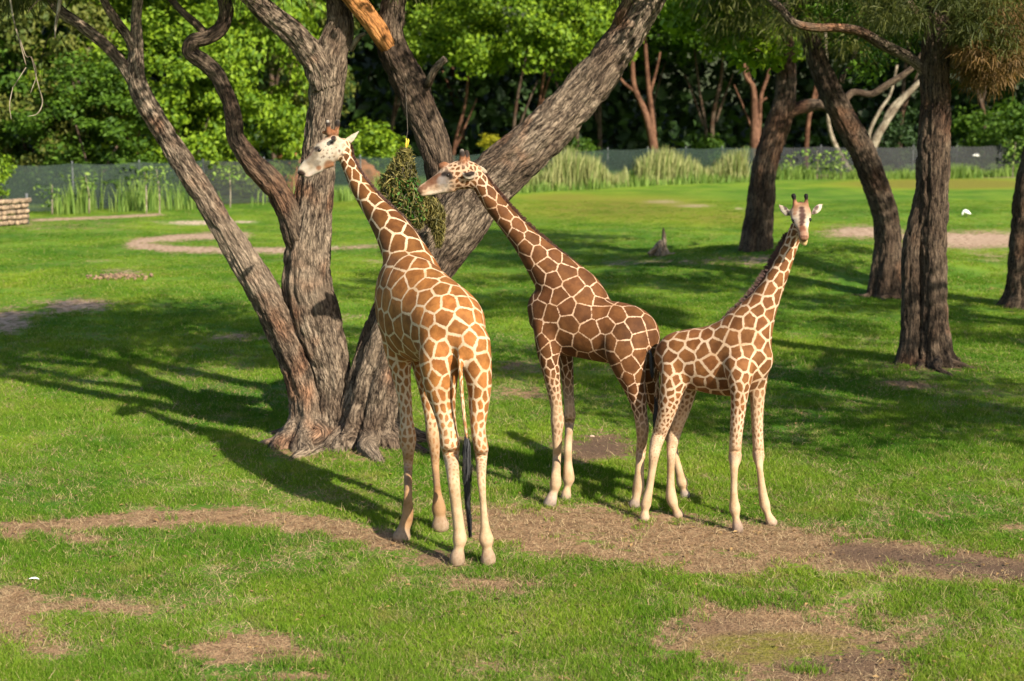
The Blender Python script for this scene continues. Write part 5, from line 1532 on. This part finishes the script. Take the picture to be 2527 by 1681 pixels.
b.leg(VD, [(905, 420, 14.8, 85, t1, .8), (915, 540, 14.85, 80, t1, .85), (925, 650, 14.9, 64, t2, .95), (955, 770, 14.95, 48, t3, 1.05), (1000, 880, 15.0, 36, t4, 1.1), (1040, 960, 15.02, 36, t5, 1.1), (1068, 1040, 15.02, 30, t5), (1094, 1140, yHF, 27, t6),
            (1118, 1230, yHF, 30, t6), (1132, 1285, yHF, 36, t6), (1142, 1325, yHF, 28, t6), (1150, 1360, yHF - .02, 34, hf), (1150, 1376, yHF - .02, 36, hf)], 1.05)
b.limb(VD, [(905, 335, 14.52, 18, torso), (922, 400, 14.48, 12, t3), (934, 470, 14.46, 9, t3), (938, 530, 14.45, 8, t4)], n=4)
tf = tuft_mesh(np.array([P(VD, x, y, 14.44)[0] for x, y in ((922, 430), (932, 480), (937, 530), (940, 575), (942, 610))]), [.008, .015, .016, .011, .004], 6, 120)
mn = mane_mesh(nC[12:-5], -nA[12:-5], 1, 4, h=.042)
b.paint(VC, [(262, 268, 34), (225, 292, 34), (185, 318, 28), (145, 345, 22), (120, 362, 16)], (.17, .075, .04), .9)
b.paint(VC, [(318, 258, 34), (345, 268, 22), (295, 250, 18)], (.02, .014, .012), .95)
b.paint(VC, [(275, 300, 30), (310, 300, 26)], (.30, .26, .24), .85)
b.paint(VC, [(500, 246, 26), (470, 250, 18), (530, 240, 20)], (.03, .02, .017), .95)  # shadow slit under the ear, painted dark
b.paint(VC, [(108, 386, 20)], (.22, .12, .07), .9)
b.paint(VC, [(445, 92, 20), (472, 96, 18)], DARK, .95)
giraffe2 = finish('giraffe', b, 'dark brown giraffe facing left with its muzzle at the hanging net of browse', tuple(hit(*VD(560, 1440))), 23,
                  (0.150, 0.060, 0.019), (0.68, 0.46, 0.31), [P(VC, 322, 255, 15.10)[0], P(VC, 322, 255, 15.4)[0]], mn, tf, voxel=0.0105)

# ---- third giraffe: the young one at the right, body to the right, face turned to the camera
b = Body()
torso = coat(0.135, 0.0125)
b.trunk(VE, [(120, 820, 14.42, .06, .06, torso), (134, 806, 14.4, .17, .14, torso), (175, 790, 14.36, .27, .205, torso), (240, 785, 14.3, .31, .235, torso), (320, 790, 14.22, .345, .25, torso), (400, 785, 14.14, .39, .245, torso), (475, 780, 14.06, .39, .215, torso),
             (540, 785, 13.99, .30, .17, torso), (585, 790, 13.95, .19, .12, torso), (608, 792, 13.93, .08, .06, torso)], (-0.27, -0.96, 0))
nk = coat(0.125, 0.012)
nC, nA, nB = b.limb(VE, [(450, 770, 14.1, 150, torso, .7), (478, 705, 14.08, 140, torso, .75), (515, 635, 14.06, 108, nk, .85), (560, 560, 14.05, 76, nk, .95), (602, 485, 14.05, 57, nk), (640, 405, 14.06, 46, nk), (672, 330, 14.07, 38, coat(.10, .0115)), (700, 262, 14.08, 34, coat(.08, .011)), (722, 205, 14.08, 33, coat(.06, .011))], ratio=1.1)
fw = coat(.05, .012, (.50, .37, .26), .96)
fr = coat(.05, .012, (.33, .17, .09), .96)
b.limb(VH, [(830, 440, 14.16, 120, fr, 1.0), (832, 500, 14.1, 205, fr, .65), (838, 590, 14.02, 240, fw, .5), (845, 700, 13.95, 228, coat(.05, .012, (.60, .48, .37), .97), .45), (862, 810, 13.88, 168, coat(.05, .012, (.60, .48, .37), .97), .45), (882, 920, 13.81, 122, coat(.05, .012, (.55, .36, .25), .85), .6), (897, 1020, 13.75, 110, coat(.05, .012, (.55, .36, .25), .9), .7),
            (905, 1090, 13.71, 112, coat(.05, .012, (.34, .17, .09), .9), .7), (906, 1130, 13.70, 100, coat(.05, .012, (.15, .07, .04), .95), .6), (906, 1160, 13.72, 60, coat(.05, .012, (.2, .1, .06), .9), .6)])
b.limb(VH, [(850, 1000, 13.95, 80, coat(.05, .012, (.45, .36, .28), .8)), (880, 1110, 13.80, 95, coat(.05, .012, (.76, .55, .26), .95), .8), (900, 1180, 13.76, 95, coat(.05, .012, (.78, .57, .27), .95), .7), (925, 1240, 13.755, 62, coat(.05, .012, (.78, .57, .27), .95), .7), (935, 1275, 13.77, 25, coat(.05, .012, (.5, .32, .16), .95), .7)], n=5)   # lower lip and chin
b.limb(VH, [(720, 470, 14.10, 70, fr), (715, 370, 14.10, 58, coat(.05, .01, (.42, .19, .09), .9)), (700, 280, 14.10, 42, coat(.05, .01, (.14, .07, .04), .9)), (684, 215, 14.10, 54, coat(.05, .01, DARK, .97)), (676, 165, 14.10, 48, coat(.05, .01, DARK, .97))], n=4)
b.limb(VH, [(950, 470, 14.10, 70, fr), (955, 380, 14.10, 54, coat(.05, .01, (.3, .13, .07), .9)), (957, 290, 14.10, 40, coat(.05, .01, (.14, .07, .04), .9)), (953, 215, 14.10, 50, coat(.05, .01, DARK, .97)), (950, 165, 14.10, 44, coat(.05, .01, DARK, .97))], n=4)
b.limb(VH, [(625, 600, 14.1, 40, coat(.05, .01, WHITE, .9), .6), (545, 570, 14.1, 84, coat(.05, .01, WHITE, .95), .36), (460, 490, 14.11, 86, coat(.05, .01, WHITE, .95), .34), (390, 420, 14.12, 45, coat(.05, .01, (.5, .38, .3), .9), .3), (365, 385, 14.12, 15, coat(.05, .01, (.4, .3, .22), .9), .5)], n=4)
b.limb(VH, [(1075, 590, 14.1, 40, coat(.05, .01, WHITE, .9), .6), (1140, 540, 14.1, 80, coat(.05, .01, WHITE, .95), .36), (1220, 460, 14.11, 84, coat(.05, .01, (.6, .5, .43), .95), .34), (1290, 395, 14.12, 40, coat(.05, .01, (.5, .38, .3), .9), .3), (1325, 370, 14.12, 14, coat(.05, .01, (.4, .3, .22), .9), .5)], n=4)
yA, yB, yC, yD = Yg(VE, 55, 1484), Yg(VE, 200, 1466), Yg(VE, 460, 1534), Yg(VE, 606, 1504)
t1, t2, t3, t4, t5, t6 = coat(.10, .0125), coat(.08, .0125), coat(.055, .0125), coat(.045, .013, LEGC, .18), coat(.04, .015, LEGC, .55), coat(.05, .013, LEGC, 1)
hf = coat(.05, .013, (.42, .32, .25), .85)
b.leg(VE, [(185, 790, 14.24, 66, torso, .8), (180, 850, 14.2, 62, t1, .85), (172, 920, 14.18, 55, t2, .9), (155, 1000, 14.2, 43, t3, 1.0), (130, 1080, 14.24, 34, t4, 1.1), (107, 1145, 14.25, 30, coat(.045, .013, LEGC, .6), 1.1), (97, 1190, yA, 25, t5), (88, 1260, yA, 19, t6), (76, 1340, yA, 18, t6),
            (65, 1390, yA, 21, t6), (59, 1420, yA, 22, t6), (56, 1446, yA - .01, 18, t6), (54, 1468, yA - .02, 22, t6), (54, 1483, yA - .02, 25, hf), (54, 1487, yA - .02, 20, hf)], 1.05)
b.leg(VE, [(235, 820, 14.42, 66, torso, .8), (232, 900, 14.45, 58, t2, .9), (218, 985, 14.45, 45, t4, 1.0), (195, 1070, 14.45, 33, coat(.045, .013, LEGC, .6), 1.1), (177, 1140, 14.43, 28, t5, 1.1), (171, 1190, yB, 22, t5), (168, 1260, yB, 18, t6), (167, 1330, yB, 19, t6),
            (170, 1385, yB, 23, t6), (178, 1412, yB, 22, t6), (188, 1436, yB - .01, 18, t6), (197, 1455, yB - .02, 22, t6), (202, 1468, yB - .02, 25, hf), (202, 1472, yB - .02, 20, hf)], 1.05)
b.leg(VE, [(470, 800, 13.86, 68, torso, .75), (468, 870, 13.82, 56, t1, .9), (467, 930, 13.82, 42, t2, 1.1), (461, 1010, 13.83, 34, t3, 1.1), (453, 1100, 13.84, 29, t4, 1.1), (448, 1170, 13.85, 28, t5), (447, 1215, 13.85, 28, t5), (444, 1255, yC, 20, t6), (442, 1330, yC, 17, t6), (443, 1395, yC, 19, t6),
            (446, 1435, yC, 23, t6), (451, 1475, yC - .01, 18, t6), (456, 1505, yC - .02, 22, coat(.05, .013, (.45, .34, .27), .9)), (459, 1530, yC - .02, 27, coat(.05, .013, (.2, .15, .12), .9)), (459, 1537, yC - .02, 22, hf)], 1.05)
b.leg(VE, [(545, 810, 14.06, 52, torso, .75), (546, 880, 14.07, 44, t1, .9), (544, 950, 14.07, 34, coat(.07, .013, LEGC, .3), 1.1), (543, 1030, 14.07, 28, coat(.045, .013, LEGC, .45), 1.1), (545, 1110, 14.08, 25, t4, 1.1), (548, 1170, 14.08, 25, t5), (549, 1205, 14.08, 25, t5), (553, 1250, yD, 18, t6), (561, 1320, yD, 17, t6), (570, 1385, yD, 20, t6),
            (577, 1420, yD, 22, t6), (588, 1455, yD - .01, 18, t6), (599, 1482, yD - .02, 22, t6), (608, 1500, yD - .02, 26, hf), (608, 1506, yD - .02, 21, hf)], 1.05)
b.limb(VE, [(132, 775, 14.42, 12, t1), (112, 830, 14.46, 8, t2), (105, 900, 14.48, 6, t3), (104, 980, 14.48, 5, t4)], n=4)
tf = tuft_mesh(np.array([P(VE, x, y, 14.48)[0] for x, y in ((105, 950), (103, 1000), (101, 1060), (100, 1120), (100, 1160))]), [.010, .018, .02, .014, .005], 8, 120)
mn = mane_mesh(nC[11:-8], nA[11:-8], 1, 9, h=.055)
b.paint(VH, [(860, 450, 50), (865, 520, 62), (870, 600, 66), (872, 680, 66), (870, 760, 56), (855, 820, 40)], (.085, .038, .03), .95)
b.paint(VH, [(860, 870, 58), (885, 930, 66)], (.26, .11, .065), .93)
b.paint(VH, [(900, 1000, 80)], (.42, .24, .16), .9)
b.paint(VH, [(720, 430, 60), (715, 500, 54), (705, 570, 40)], (.38, .18, .09), .75)
b.paint(VH, [(1000, 540, 60), (985, 470, 50)], (.46, .29, .18), .7)
b.paint(VH, [(1010, 740, 74), (1000, 840, 60)], (.72, .60, .47), .9)  # cheek on the sun side, light painted paler
b.paint(VH, [(720, 740, 60), (720, 840, 50)], (.46, .40, .34), .9)  # cheek away from the sun, shade painted duller
b.paint(VH, [(650, 738, 42), (1070, 738, 36)], (.03, .02, .018), .95)
b.paint(VH, [(690, 190, 70), (950, 190, 62), (690, 240, 40), (955, 250, 36)], (.014, .012, .011), .98)
b.paint(VH, [(515, 480, 36), (550, 540, 34), (480, 430, 28), (570, 590, 26)], (.05, .03, .026), .95)
b.paint(VH, [(1125, 545, 36), (1150, 480, 38), (1190, 430, 30)], (.10, .06, .05), .9)
b.paint(VH, [(850, 1060, 24), (900, 1075, 26), (960, 1065, 24)], (.16, .07, .045), .9)
giraffe3 = finish('giraffe', b, 'smallest giraffe at the right with its face turned to the camera, two dark tipped horns', tuple(hit(*VE(330, 1500))), 31,
                  (0.240, 0.098, 0.032), (0.74, 0.53, 0.36), [P(VH, 640, 735, 13.9)[0], P(VH, 1078, 735, 13.9)[0]], mn, tf)
# ------------------------------------------------------------------ hanging browse net
VN = zoom(920, 320, 5.227); ZS[VN] = 5.227
YN = YR - 0.75
m_cord = simple_mat('net_cord', (0.07, 0.055, 0.038), 0.8, 0.3, 20)
m_yellow = simple_mat('yellow_rope', (0.62, 0.42, 0.03), 0.6, 0.2, 30)
m_hay = leaf_mat('dry_browse', (0.055, 0.055, 0.012), (0.230, 0.190, 0.055), 0.2, 3.0)
m_browse = leaf_mat('green_browse', (0.020, 0.075, 0.009), (0.070, 0.170, 0.020), 0.3, 3.0)
def tube(pts, r, n=6):
    C = np.array(pts, float)
    T = nrm(np.gradient(C, axis=0))
    A = nrm(np.cross(T, np.tile([0.31, 0.9, 0.3], (len(C), 1))))
    B = np.cross(T, A)
    rr = np.full((len(C), 1), r) if np.isscalar(r) else np.array(r)[:, None]
    V, Q, Tt = loft(C, A * rr, B * rr, n)
    return V, [Q, Tt]
nb = P(VN, 430, 240, YN)[0]
net = empty('browse_net', tuple(nb), 'hanging teardrop net stuffed with green and dry browse, tied with yellow rope', 'feeder')
prof = crom(np.array([[*P(VN, x, y, YN)[0], r * P(VN, x, y, YN)[1]] for x, y, r in ((428, 235, 12), (412, 320, 60), (385, 450, 125), (360, 600, 190), (350, 760, 240), (365, 900, 250), (420, 1040, 215), (500, 1170, 140), (560, 1250, 40))]), 8)
cords = []
rng = np.random.default_rng(12)
nl = len(prof)
for s in (1, -1):
    for k in range(9):
        a = 2 * math.pi * k / 9 + s * np.linspace(0, 2.2, nl)
        C = prof[:, :3] + np.stack([np.cos(a), 0.8 * np.sin(a), 0 * a], 1) * prof[:, 3:4] * 1.03
        cords.append(tube(C + rng.normal(0, .006, C.shape), 0.0035, 4))
V, F = merge(cords)
obj('net', mk_mesh('net', V - nb, F), m_cord, net)
def fill(n, lo, hi, rs=1.0):
    i = rng.integers(int(lo * nl), int(hi * nl), n)
    a = rng.uniform(0, 2 * math.pi, n)
    r = np.sqrt(rng.uniform(0.2, 1, n)) * rs
    return prof[i, :3] + np.stack([np.cos(a) * r, 0.8 * np.sin(a) * r, 0 * r], 1) * prof[i, 3:4] + rng.normal(0, .012, (n, 3))
V, F, lv = leaf_cards(fill(2600, .08, .98, 1.12), 0.12, rng, droop=0.9, aspect=0.16)
obj('dry_browse', mk_mesh('dry_browse', V - nb, [F], smooth=False, attrs={'lv': ('FLOAT', lv)}), m_hay, net)
V, F, lv = leaf_cards(fill(1300, .40, .85, 1.0) + np.array([0.03, -0.02, 0]), 0.05, rng, aspect=0.5)
obj('green_browse', mk_mesh('green_browse', V - nb, [F], smooth=False, attrs={'lv': ('FLOAT', lv)}), m_browse, net)
# loose dry browse spilling to the right, against the trunk
sp = crom(np.array([[*P(VN, x, y, YN + .1)[0], r * P(VN, x, y, YN)[1]] for x, y, r in ((500, 930, 70), (640, 950, 130), (750, 1030, 165), (810, 1150, 140), (850, 1280, 95), (850, 1400, 50), (845, 1480, 20))]), 6)
i = rng.integers(0, len(sp), 2200)
q = nrm(rng.normal(size=(2200, 3))) * (rng.uniform(0, 1, 2200) ** .5)[:, None] * sp[i, 3:4]
V, F, lv = leaf_cards(sp[i, :3] + q, 0.10, rng, droop=1.0, aspect=0.14)
obj('dry_browse', mk_mesh('dry_browse', V - nb, [F], smooth=False, attrs={'lv': ('FLOAT', lv)}), m_hay, net)
kn = [tube([P(VN, x, y, YN)[0] for x, y in ((425, 270), (432, 230), (428, 190), (438, 150), (430, 112))], [.009, .013, .011, .012, .005], 8),
      tube([P(VN, x, y, YN - .01)[0] for x, y in ((440, 235), (452, 190), (462, 140), (458, 118))], [.005, .008, .008, .004], 6)]
V, F = merge(kn)
obj('knot', mk_mesh('knot', V - nb, F), m_yellow, net)
lp = q_m[np.argmin(np.abs(q_m[:, 2] - P(VW, 950, 200, YR)[0][2]))]
V, F = tube([P(VN, 430, 130, YN)[0], P(VN, 450, 20, YN + .05)[0], lp[:3] + np.array([-.05, -lp[3] - .01, 0]), lp[:3] + np.array([0.02, -lp[3] + .02, .05])], 0.003, 6)
obj('rope', mk_mesh('rope', V - nb, F), m_cord, net)

# ------------------------------------------------------------------ dead stump on the lawn
VS = zoom(1560, 540, 13.06); ZS[VS] = 13.06
ys = Yg(VS, 930, 1190)
ms = [picture_limb(VS, [(900, 1230, ys, 300), (890, 1120, ys, 250), (890, 960, ys, 190), (920, 800, ys, 120), (960, 690, ys, 60)], .04, 30, 81, .16, ([0, .5, 1], [.4, .3, .1]), 7)[0],
      picture_limb(VS, [(1030, 1150, ys - .05, 100), (1035, 950, ys - .05, 85), (1030, 700, ys - .03, 72), (1018, 480, ys, 62), (1005, 330, ys, 34), (1000, 285, ys, 10)], .04, 18, 82, .14)[0],
      picture_limb(VS, [(860, 880, ys - .05, 90), (740, 960, ys - .1, 80), (620, 1060, ys - .1, 60), (500, 1130, ys - .1, 40)], .04, 14, 83, .14)[0],
      picture_limb(VS, [(1040, 930, ys - .05, 60), (1120, 1040, ys - .1, 60), (1200, 1140, ys - .15, 45), (1390, 1110, ys - .1, 30)], .04, 14, 84, .14)[0]]
V, F = merge([(v, f) for v, f, _ in ms])
sb = hit(*VS(930, 1190))
o = obj('tree_stump', mk_mesh('tree_stump', V - sb, F, attrs={'bk': ('FLOAT_VECTOR', np.vstack([m[2] for m in ms]))}), bark_mat('weathered_wood', (0.055, 0.04, 0.025), (0.17, 0.125, 0.08), (0.33, 0.26, 0.19), 1.0, .03), None, tuple(sb))
tag(o, 'weathered stump with one upright splinter, alone on the sunlit lawn', 'tree stump')
# small heap of dry dung and straw on the left lawn
mh = simple_mat('dry_dung', (0.16, 0.10, 0.055), 0.95, 0.5, 12, 0.02)
dh = hitw(276, 640)
dung = empty('dung_heap', tuple(dh), 'small heap of dry brown dung on the left lawn', 'dung heap')
rs = random.Random(3)
pel = lump('clod', None, (.5, .5, .5), 77, mh, None, None, rough=.3, seg=8)
pm_ = pel.data
bpy.data.objects.remove(pel)
Vs = []
for k in range(90):
    a, r = rs.uniform(0, 6.28), abs(rs.gauss(0, .4))
    o = obj('clod', pm_, None, dung, (1.3 * r * math.cos(a), .7 * r * math.sin(a), .02 + rs.uniform(0, .08) * math.exp(-r * 2)))
    s = rs.uniform(.05, .12)
    o.scale = (s * 1.3, s, s * .8)
    o.rotation_euler = (rs.uniform(0, 1), rs.uniform(0, 1), rs.uniform(0, 6))

# ------------------------------------------------------------------ white birds
m_white = simple_mat('white_feathers', (0.80, 0.78, 0.72), 0.7, 0.06, 20)
m_bill = simple_mat('dark_bill', (0.06, 0.05, 0.04), 0.5, 0.2, 20)
def bird_part(name, secs, mat, parent, n=12):
    q = crom(np.array(secs, float), 5)
    C = q[:, :3]
    T = nrm(np.gradient(C, axis=0))
    A = nrm(np.cross(T, np.tile([0.05, 1, 0.02], (len(C), 1))))
    B = nrm(np.cross(A, T))
    V, Q, Tt = loft(C, A * q[:, 3:4], B * q[:, 4:5], n)
    return obj(name, mk_mesh(name, V, [Q, Tt]), mat, parent)
bl = hitw(2224, 500)
bird = empty('white_bird', tuple(bl), 'plump white bird feeding on the far lawn left of the right edge trunk', 'bird')
bird_part('body', [(.24, 0, .17, .015, .04), (.15, 0, .22, .06, .07), (.04, 0, .28, .10, .10), (-.08, 0, .32, .11, .10), (-.16, 0, .30, .075, .07), (-.20, -.01, .24, .04, .04), (-.215, -.02, .17, .035, .035), (-.225, -.02, .13, .02, .02)], m_white, bird)
bird.scale = (.7, .7, .66)
bird_part('bill', [(-.225, -.02, .135, .014, .014), (-.25, -.02, .09, .009, .009), (-.27, -.02, .05, .003, .003)], m_bill, bird, 8)
for s in (-.03, .035):
    bird_part('leg', [(.0, s, .22, .018, .018), (.01, s, .1, .012, .012), (.0, s, -.01, .007, .007)], m_bill, bird, 6)
bl2 = P(VW, 2246, 359, 88)[0]
bird2 = empty('white_bird', tuple(bl2), 'small white bird with spread wings low over the weeds before the right fence', 'bird')
bird_part('body', [(.20, 0, 0, .02, .03), (.08, 0, .02, .05, .05), (-.06, 0, .03, .055, .055), (-.15, 0, .04, .03, .03), (-.2, 0, .035, .008, .008)], m_white, bird2)
for s in (-1, 1):
    bird_part('wing', [(0, s * .03, .03, .012, .07), (.03, s * .16, .11 if s < 0 else .07, .01, .075), (.10, s * .30, .08 if s < 0 else .03, .007, .05), (.16, s * .40, .02, .003, .015)], m_white, bird2)

# ------------------------------------------------------------------ feather and pale stones
fp = hitw(78, 1342)
q = crom(np.array([[-.055, 0, .012, .004], [-.02, .004, .02, .016], [.02, .004, .022, .017], [.05, 0, .014, .008], [.065, 0, .008, .002]]), 5)
V, Q, T = loft(q[:, :3], np.stack([0 * q[:, 3], q[:, 3], .2 * q[:, 3]], 1), np.tile([0, 0, .003], (len(q), 1)), 10)
o = obj('feather', mk_mesh('feather', V, [Q, T]), m_white, None, tuple(fp + np.array([0, 0, .03])))
o.scale = (.75, .75, .75)
tag(o, 'small white feather lying in the grass at the lower left', 'feather')
m_stone = simple_mat('pale_stone', (0.46, 0.33, 0.24), 0.9, 0.25, 25, .006)
for i, (x, y, s, lb) in enumerate([(700, 1420, .10, 'largest pale stone at the foot of the twin trunks'), (410, 1450, .075, 'flat pale stone at the left foot of the twin trunks'), (565, 1460, .06, 'small pale stone between two others at the foot of the twin trunks'), (640, 1515, .05, 'smallest pale stone in front of the others at the tree foot')]):
    p = hit(*VK(x, y))
    lump('stone', tuple(p + np.array([0, 0, s * .15])), (s * 1.3, s * .8, s * .5), 20 + i, m_stone, lb, 'stone', group='pale stones at the foot of the trees')
p = hit(*VD(552, 985))
lump('stone', tuple(p), (.035, .022, .016), 31, m_stone, 'small pale stone on the dark mulch patch behind the dark giraffe', 'stone')

# fallen leaves and crumbs of earth scattered over the near lawn
rng = np.random.default_rng(404)
n = 2600
y = 9.5 + 14 * rng.uniform(0, 1, n) ** 1.3
x = rng.uniform(-1, 1, n) * (y * .37 + .4)
near = rng.uniform(0, 1, n) < 0.35 + 0.65 * (fbm(x * .5, y * .5, 0, 7, 3) > 0.02)
x, y = x[near], y[near]
V, F, lv = leaf_cards(np.stack([x, y, gh(x, y) + .022], 1), 0.055, rng, up=2.5, aspect=0.45)
m_fallen = leaf_mat('fallen_leaves', (0.060, 0.032, 0.014), (0.300, 0.190, 0.075), 0.1, 4.0)
tag(obj('fallen_leaves', mk_mesh('fallen_leaves', V, [F], smooth=False, attrs={'lv': ('FLOAT', lv)}), m_fallen), 'dry fallen leaves scattered over the lawn', None, None, 'stuff')
# ------------------------------------------------------------------ grass: clumps of real blades scattered by place
def blade_clump(rng, n, rad, h0, h1, w, lean):
    a = rng.uniform(0, 2 * math.pi, n)
    r = rad * np.sqrt(rng.uniform(0, 1, n))
    P0 = np.stack([r * np.cos(a), r * np.sin(a), np.full(n, -0.008)], 1)
    H = rng.uniform(h0, h1, n)
    V, Q, lv = blades(P0, H, rng, w, lean, 2)
    return V, Q, lv

m_blade, nt, bs = new_mat('grass_blades')
pos = geo_pos(nt)
lv = attr(nt, 'lv').outputs['Fac']
g = grass_colour(nt, pos)
g = mixc(nt, maprange(nt, lv, 0.0, 1.0, smooth=False), mixc(nt, 1.0, g, (0.70, 0.78, 0.80), 'MULTIPLY'), mixc(nt, 1.0, g, (1.45, 1.25, 1.30), 'MULTIPLY'))
g = mixc(nt, maprange(nt, lv, 0.90, 0.97), g, (0.40, 0.34, 0.13))
nt.links.new(g, bs.inputs['Base Color'])
bs.inputs['Roughness'].default_value = 0.75
bs.inputs['Specular IOR Level'].default_value = 0.12
t = nt.nodes.new('ShaderNodeBsdfTranslucent')
nt.links.new(mixc(nt, 1.0, g, (1.0, 1.0, 0.4), 'MULTIPLY'), t.inputs['Color'])
mx = nt.nodes.new('ShaderNodeMixShader')
mx.inputs[0].default_value = 0.35
nt.links.new(bs.outputs[0], mx.inputs[1]); nt.links.new(t.outputs[0], mx.inputs[2])
nt.links.new(mx.outputs[0], nt.nodes['Material Output'].inputs[0])
m_straw, nt, bs = new_mat('dry_straw')
lv = attr(nt, 'lv').outputs['Fac']
nt.links.new(mixc(nt, lv, (0.115, 0.074, 0.034), (0.385, 0.280, 0.142)), bs.inputs['Base Color'])
bs.inputs['Roughness'].default_value = 0.8

def clump_set(name, mat, k, seed, **kw):
    c = bpy.data.collections.new(name)
    rng = np.random.default_rng(seed)
    for i in range(k):
        V, Q, lv = blade_clump(rng, **kw)
        o = bpy.data.objects.new('grass_clump', mk_mesh('grass_clump', V, [Q], smooth=False, attrs={'lv': ('FLOAT', lv)}))
        o.data.materials.append(mat)
        c.objects.link(o)
    return c

def scatter(name, label, pts, rot, scl, col):
    me = bpy.data.meshes.new(name)
    me.vertices.add(len(pts))
    me.vertices.foreach_set('co', np.asarray(pts, np.float32).ravel())
    add_attr(me, 'rot', 'FLOAT_VECTOR', rot)
    add_attr(me, 'scl', 'FLOAT_VECTOR', scl)
    o = obj(name, me)
    ng = bpy.data.node_groups.new(name, 'GeometryNodeTree')
    ng.interface.new_socket('Geometry', in_out='INPUT', socket_type='NodeSocketGeometry')
    ng.interface.new_socket('Geometry', in_out='OUTPUT', socket_type='NodeSocketGeometry')
    gi, go = ng.nodes.new('NodeGroupInput'), ng.nodes.new('NodeGroupOutput')
    iop = ng.nodes.new('GeometryNodeInstanceOnPoints')
    ci = ng.nodes.new('GeometryNodeCollectionInfo')
    ci.inputs['Collection'].default_value = col
    ci.inputs['Separate Children'].default_value = True
    ci.inputs['Reset Children'].default_value = True
    iop.inputs['Pick Instance'].default_value = True
    na = []
    for nm in ('rot', 'scl'):
        a = ng.nodes.new('GeometryNodeInputNamedAttribute')
        a.data_type = 'FLOAT_VECTOR'
        a.inputs['Name'].default_value = nm
        na.append(a)
    e2r = ng.nodes.new('FunctionNodeEulerToRotation')
    L = ng.links.new
    L(gi.outputs[0], iop.inputs['Points'])
    L(ci.outputs[0], iop.inputs['Instance'])
    L(na[0].outputs['Attribute'], e2r.inputs[0])
    L(e2r.outputs[0], iop.inputs['Rotation'])
    L(na[1].outputs['Attribute'], iop.inputs['Scale'])
    L(iop.outputs[0], go.inputs[0])
    md = o.modifiers.new('scatter', 'NODES')
    md.node_group = ng
    tag(o, label, None, None, 'stuff')
    return o

rng = np.random.default_rng(2024)
def field(n, ya, yb, pw):
    """points on the visible lawn between two distances; pw < 1 crowds them towards the camera"""
    y = ya * (yb / ya) ** (rng.uniform(0, 1, n) ** pw)
    x = rng.uniform(-1, 1, n) * (y * 0.385 + 1.4)
    return x, y
def keep_grass(x, y):
    w, pale, olive, mulch = wear(x, y)
    g = w + 0.95 * fbm(x * 3.2, y * 3.2, 0, 71, 3) + 0.7 * fbm(x * .9, y * .9, 0, 72, 3) + 0.45 * vnoise(x * 11, y * 11, 0, 73)
    g = g + olive * 1.2 * (y < 13)
    return g, np.maximum(pale, 0)
x, y = field(172000, 9.2, 66, 1.12)
ye = 8.0 * (66 / 8.0) ** (rng.uniform(0, 1, 70000) ** 1.0)       # beyond the margins of the view
xe = np.where(rng.uniform(0, 1, 70000) < .5, -1, 1) * (ye * 0.385 + 1.4 + 5.5 * rng.uniform(0, 1, 70000) ** 1.4)
x, y = np.concatenate([x, xe]), np.concatenate([y, ye])
g, pale = keep_grass(x, y)
thin = fbm(x * 1.1, y * 1.1, 0, 81, 4)
k = (g < 0.34 + rng.uniform(-.25, .25, len(x))) & (pale < .4) & (rng.uniform(0, 1, len(x)) < 0.80 + 0.9 * thin)
xg, yg, thg = x[k], y[k], thin[k]
hs = 0.75 + 1.1 * np.clip(0.5 + fbm(xg * .8, yg * .8, 0, 90, 3), 0, 1) * rng.uniform(.6, 1.2, len(xg))
grow = np.interp(yg, [9, 16, 34, 66], [1.0, 1.25, 2.1, 3.6])
scl = np.stack([grow * 1.05, grow * 1.05, hs * np.interp(yg, [9, 24, 40, 66], [0.9, 0.95, .6, .25])], 1)
rot = np.stack([rng.normal(0, .12, len(xg)), rng.normal(0, .12, len(xg)), rng.uniform(0, 6.28, len(xg))], 1)
green = clump_set('green_clumps', m_blade, 7, 31, n=26, rad=0.075, h0=0.018, h1=0.062, w=0.0026, lean=0.75)
scatter('grass', 'short green lawn grass', np.stack([xg, yg, gh(xg, yg)], 1), rot, scl, green)
# dry straw on the worn ground and thinly through the lawn
x, y = field(66000, 9.2, 26, 0.95)
g, pale = keep_grass(x, y)
dry = fbm(x * .6, y * .6, 0, 95, 4)
k = ((g > 0.12) & (rng.uniform(0, 1, len(x)) < 0.42)) | (rng.uniform(0, 1, len(x)) < np.clip(0.30 + 1.3 * dry, 0, .8) * np.interp(y, [9, 13, 18, 26], [.9, .75, .2, .06]))
_, _, _, mul = wear(x, y)
k &= rng.uniform(0, 1, len(x)) > mul * 0.85
xs, ys_ = x[k], y[k]
sc = np.interp(ys_, [9, 26], [1.0, 1.6]) * rng.uniform(.7, 1.2, len(xs))
rot = np.stack([rng.normal(0, .2, len(xs)), rng.normal(0, .2, len(xs)), rng.uniform(0, 6.28, len(xs))], 1)
straw = clump_set('straw_clumps', m_straw, 6, 33, n=12, rad=0.09, h0=0.012, h1=0.045, w=0.0022, lean=2.4)
scatter('dry_grass', 'dry straw lying on the worn earth', np.stack([xs, ys_, gh(xs, ys_)], 1), rot, np.stack([sc, sc, sc], 1), straw)
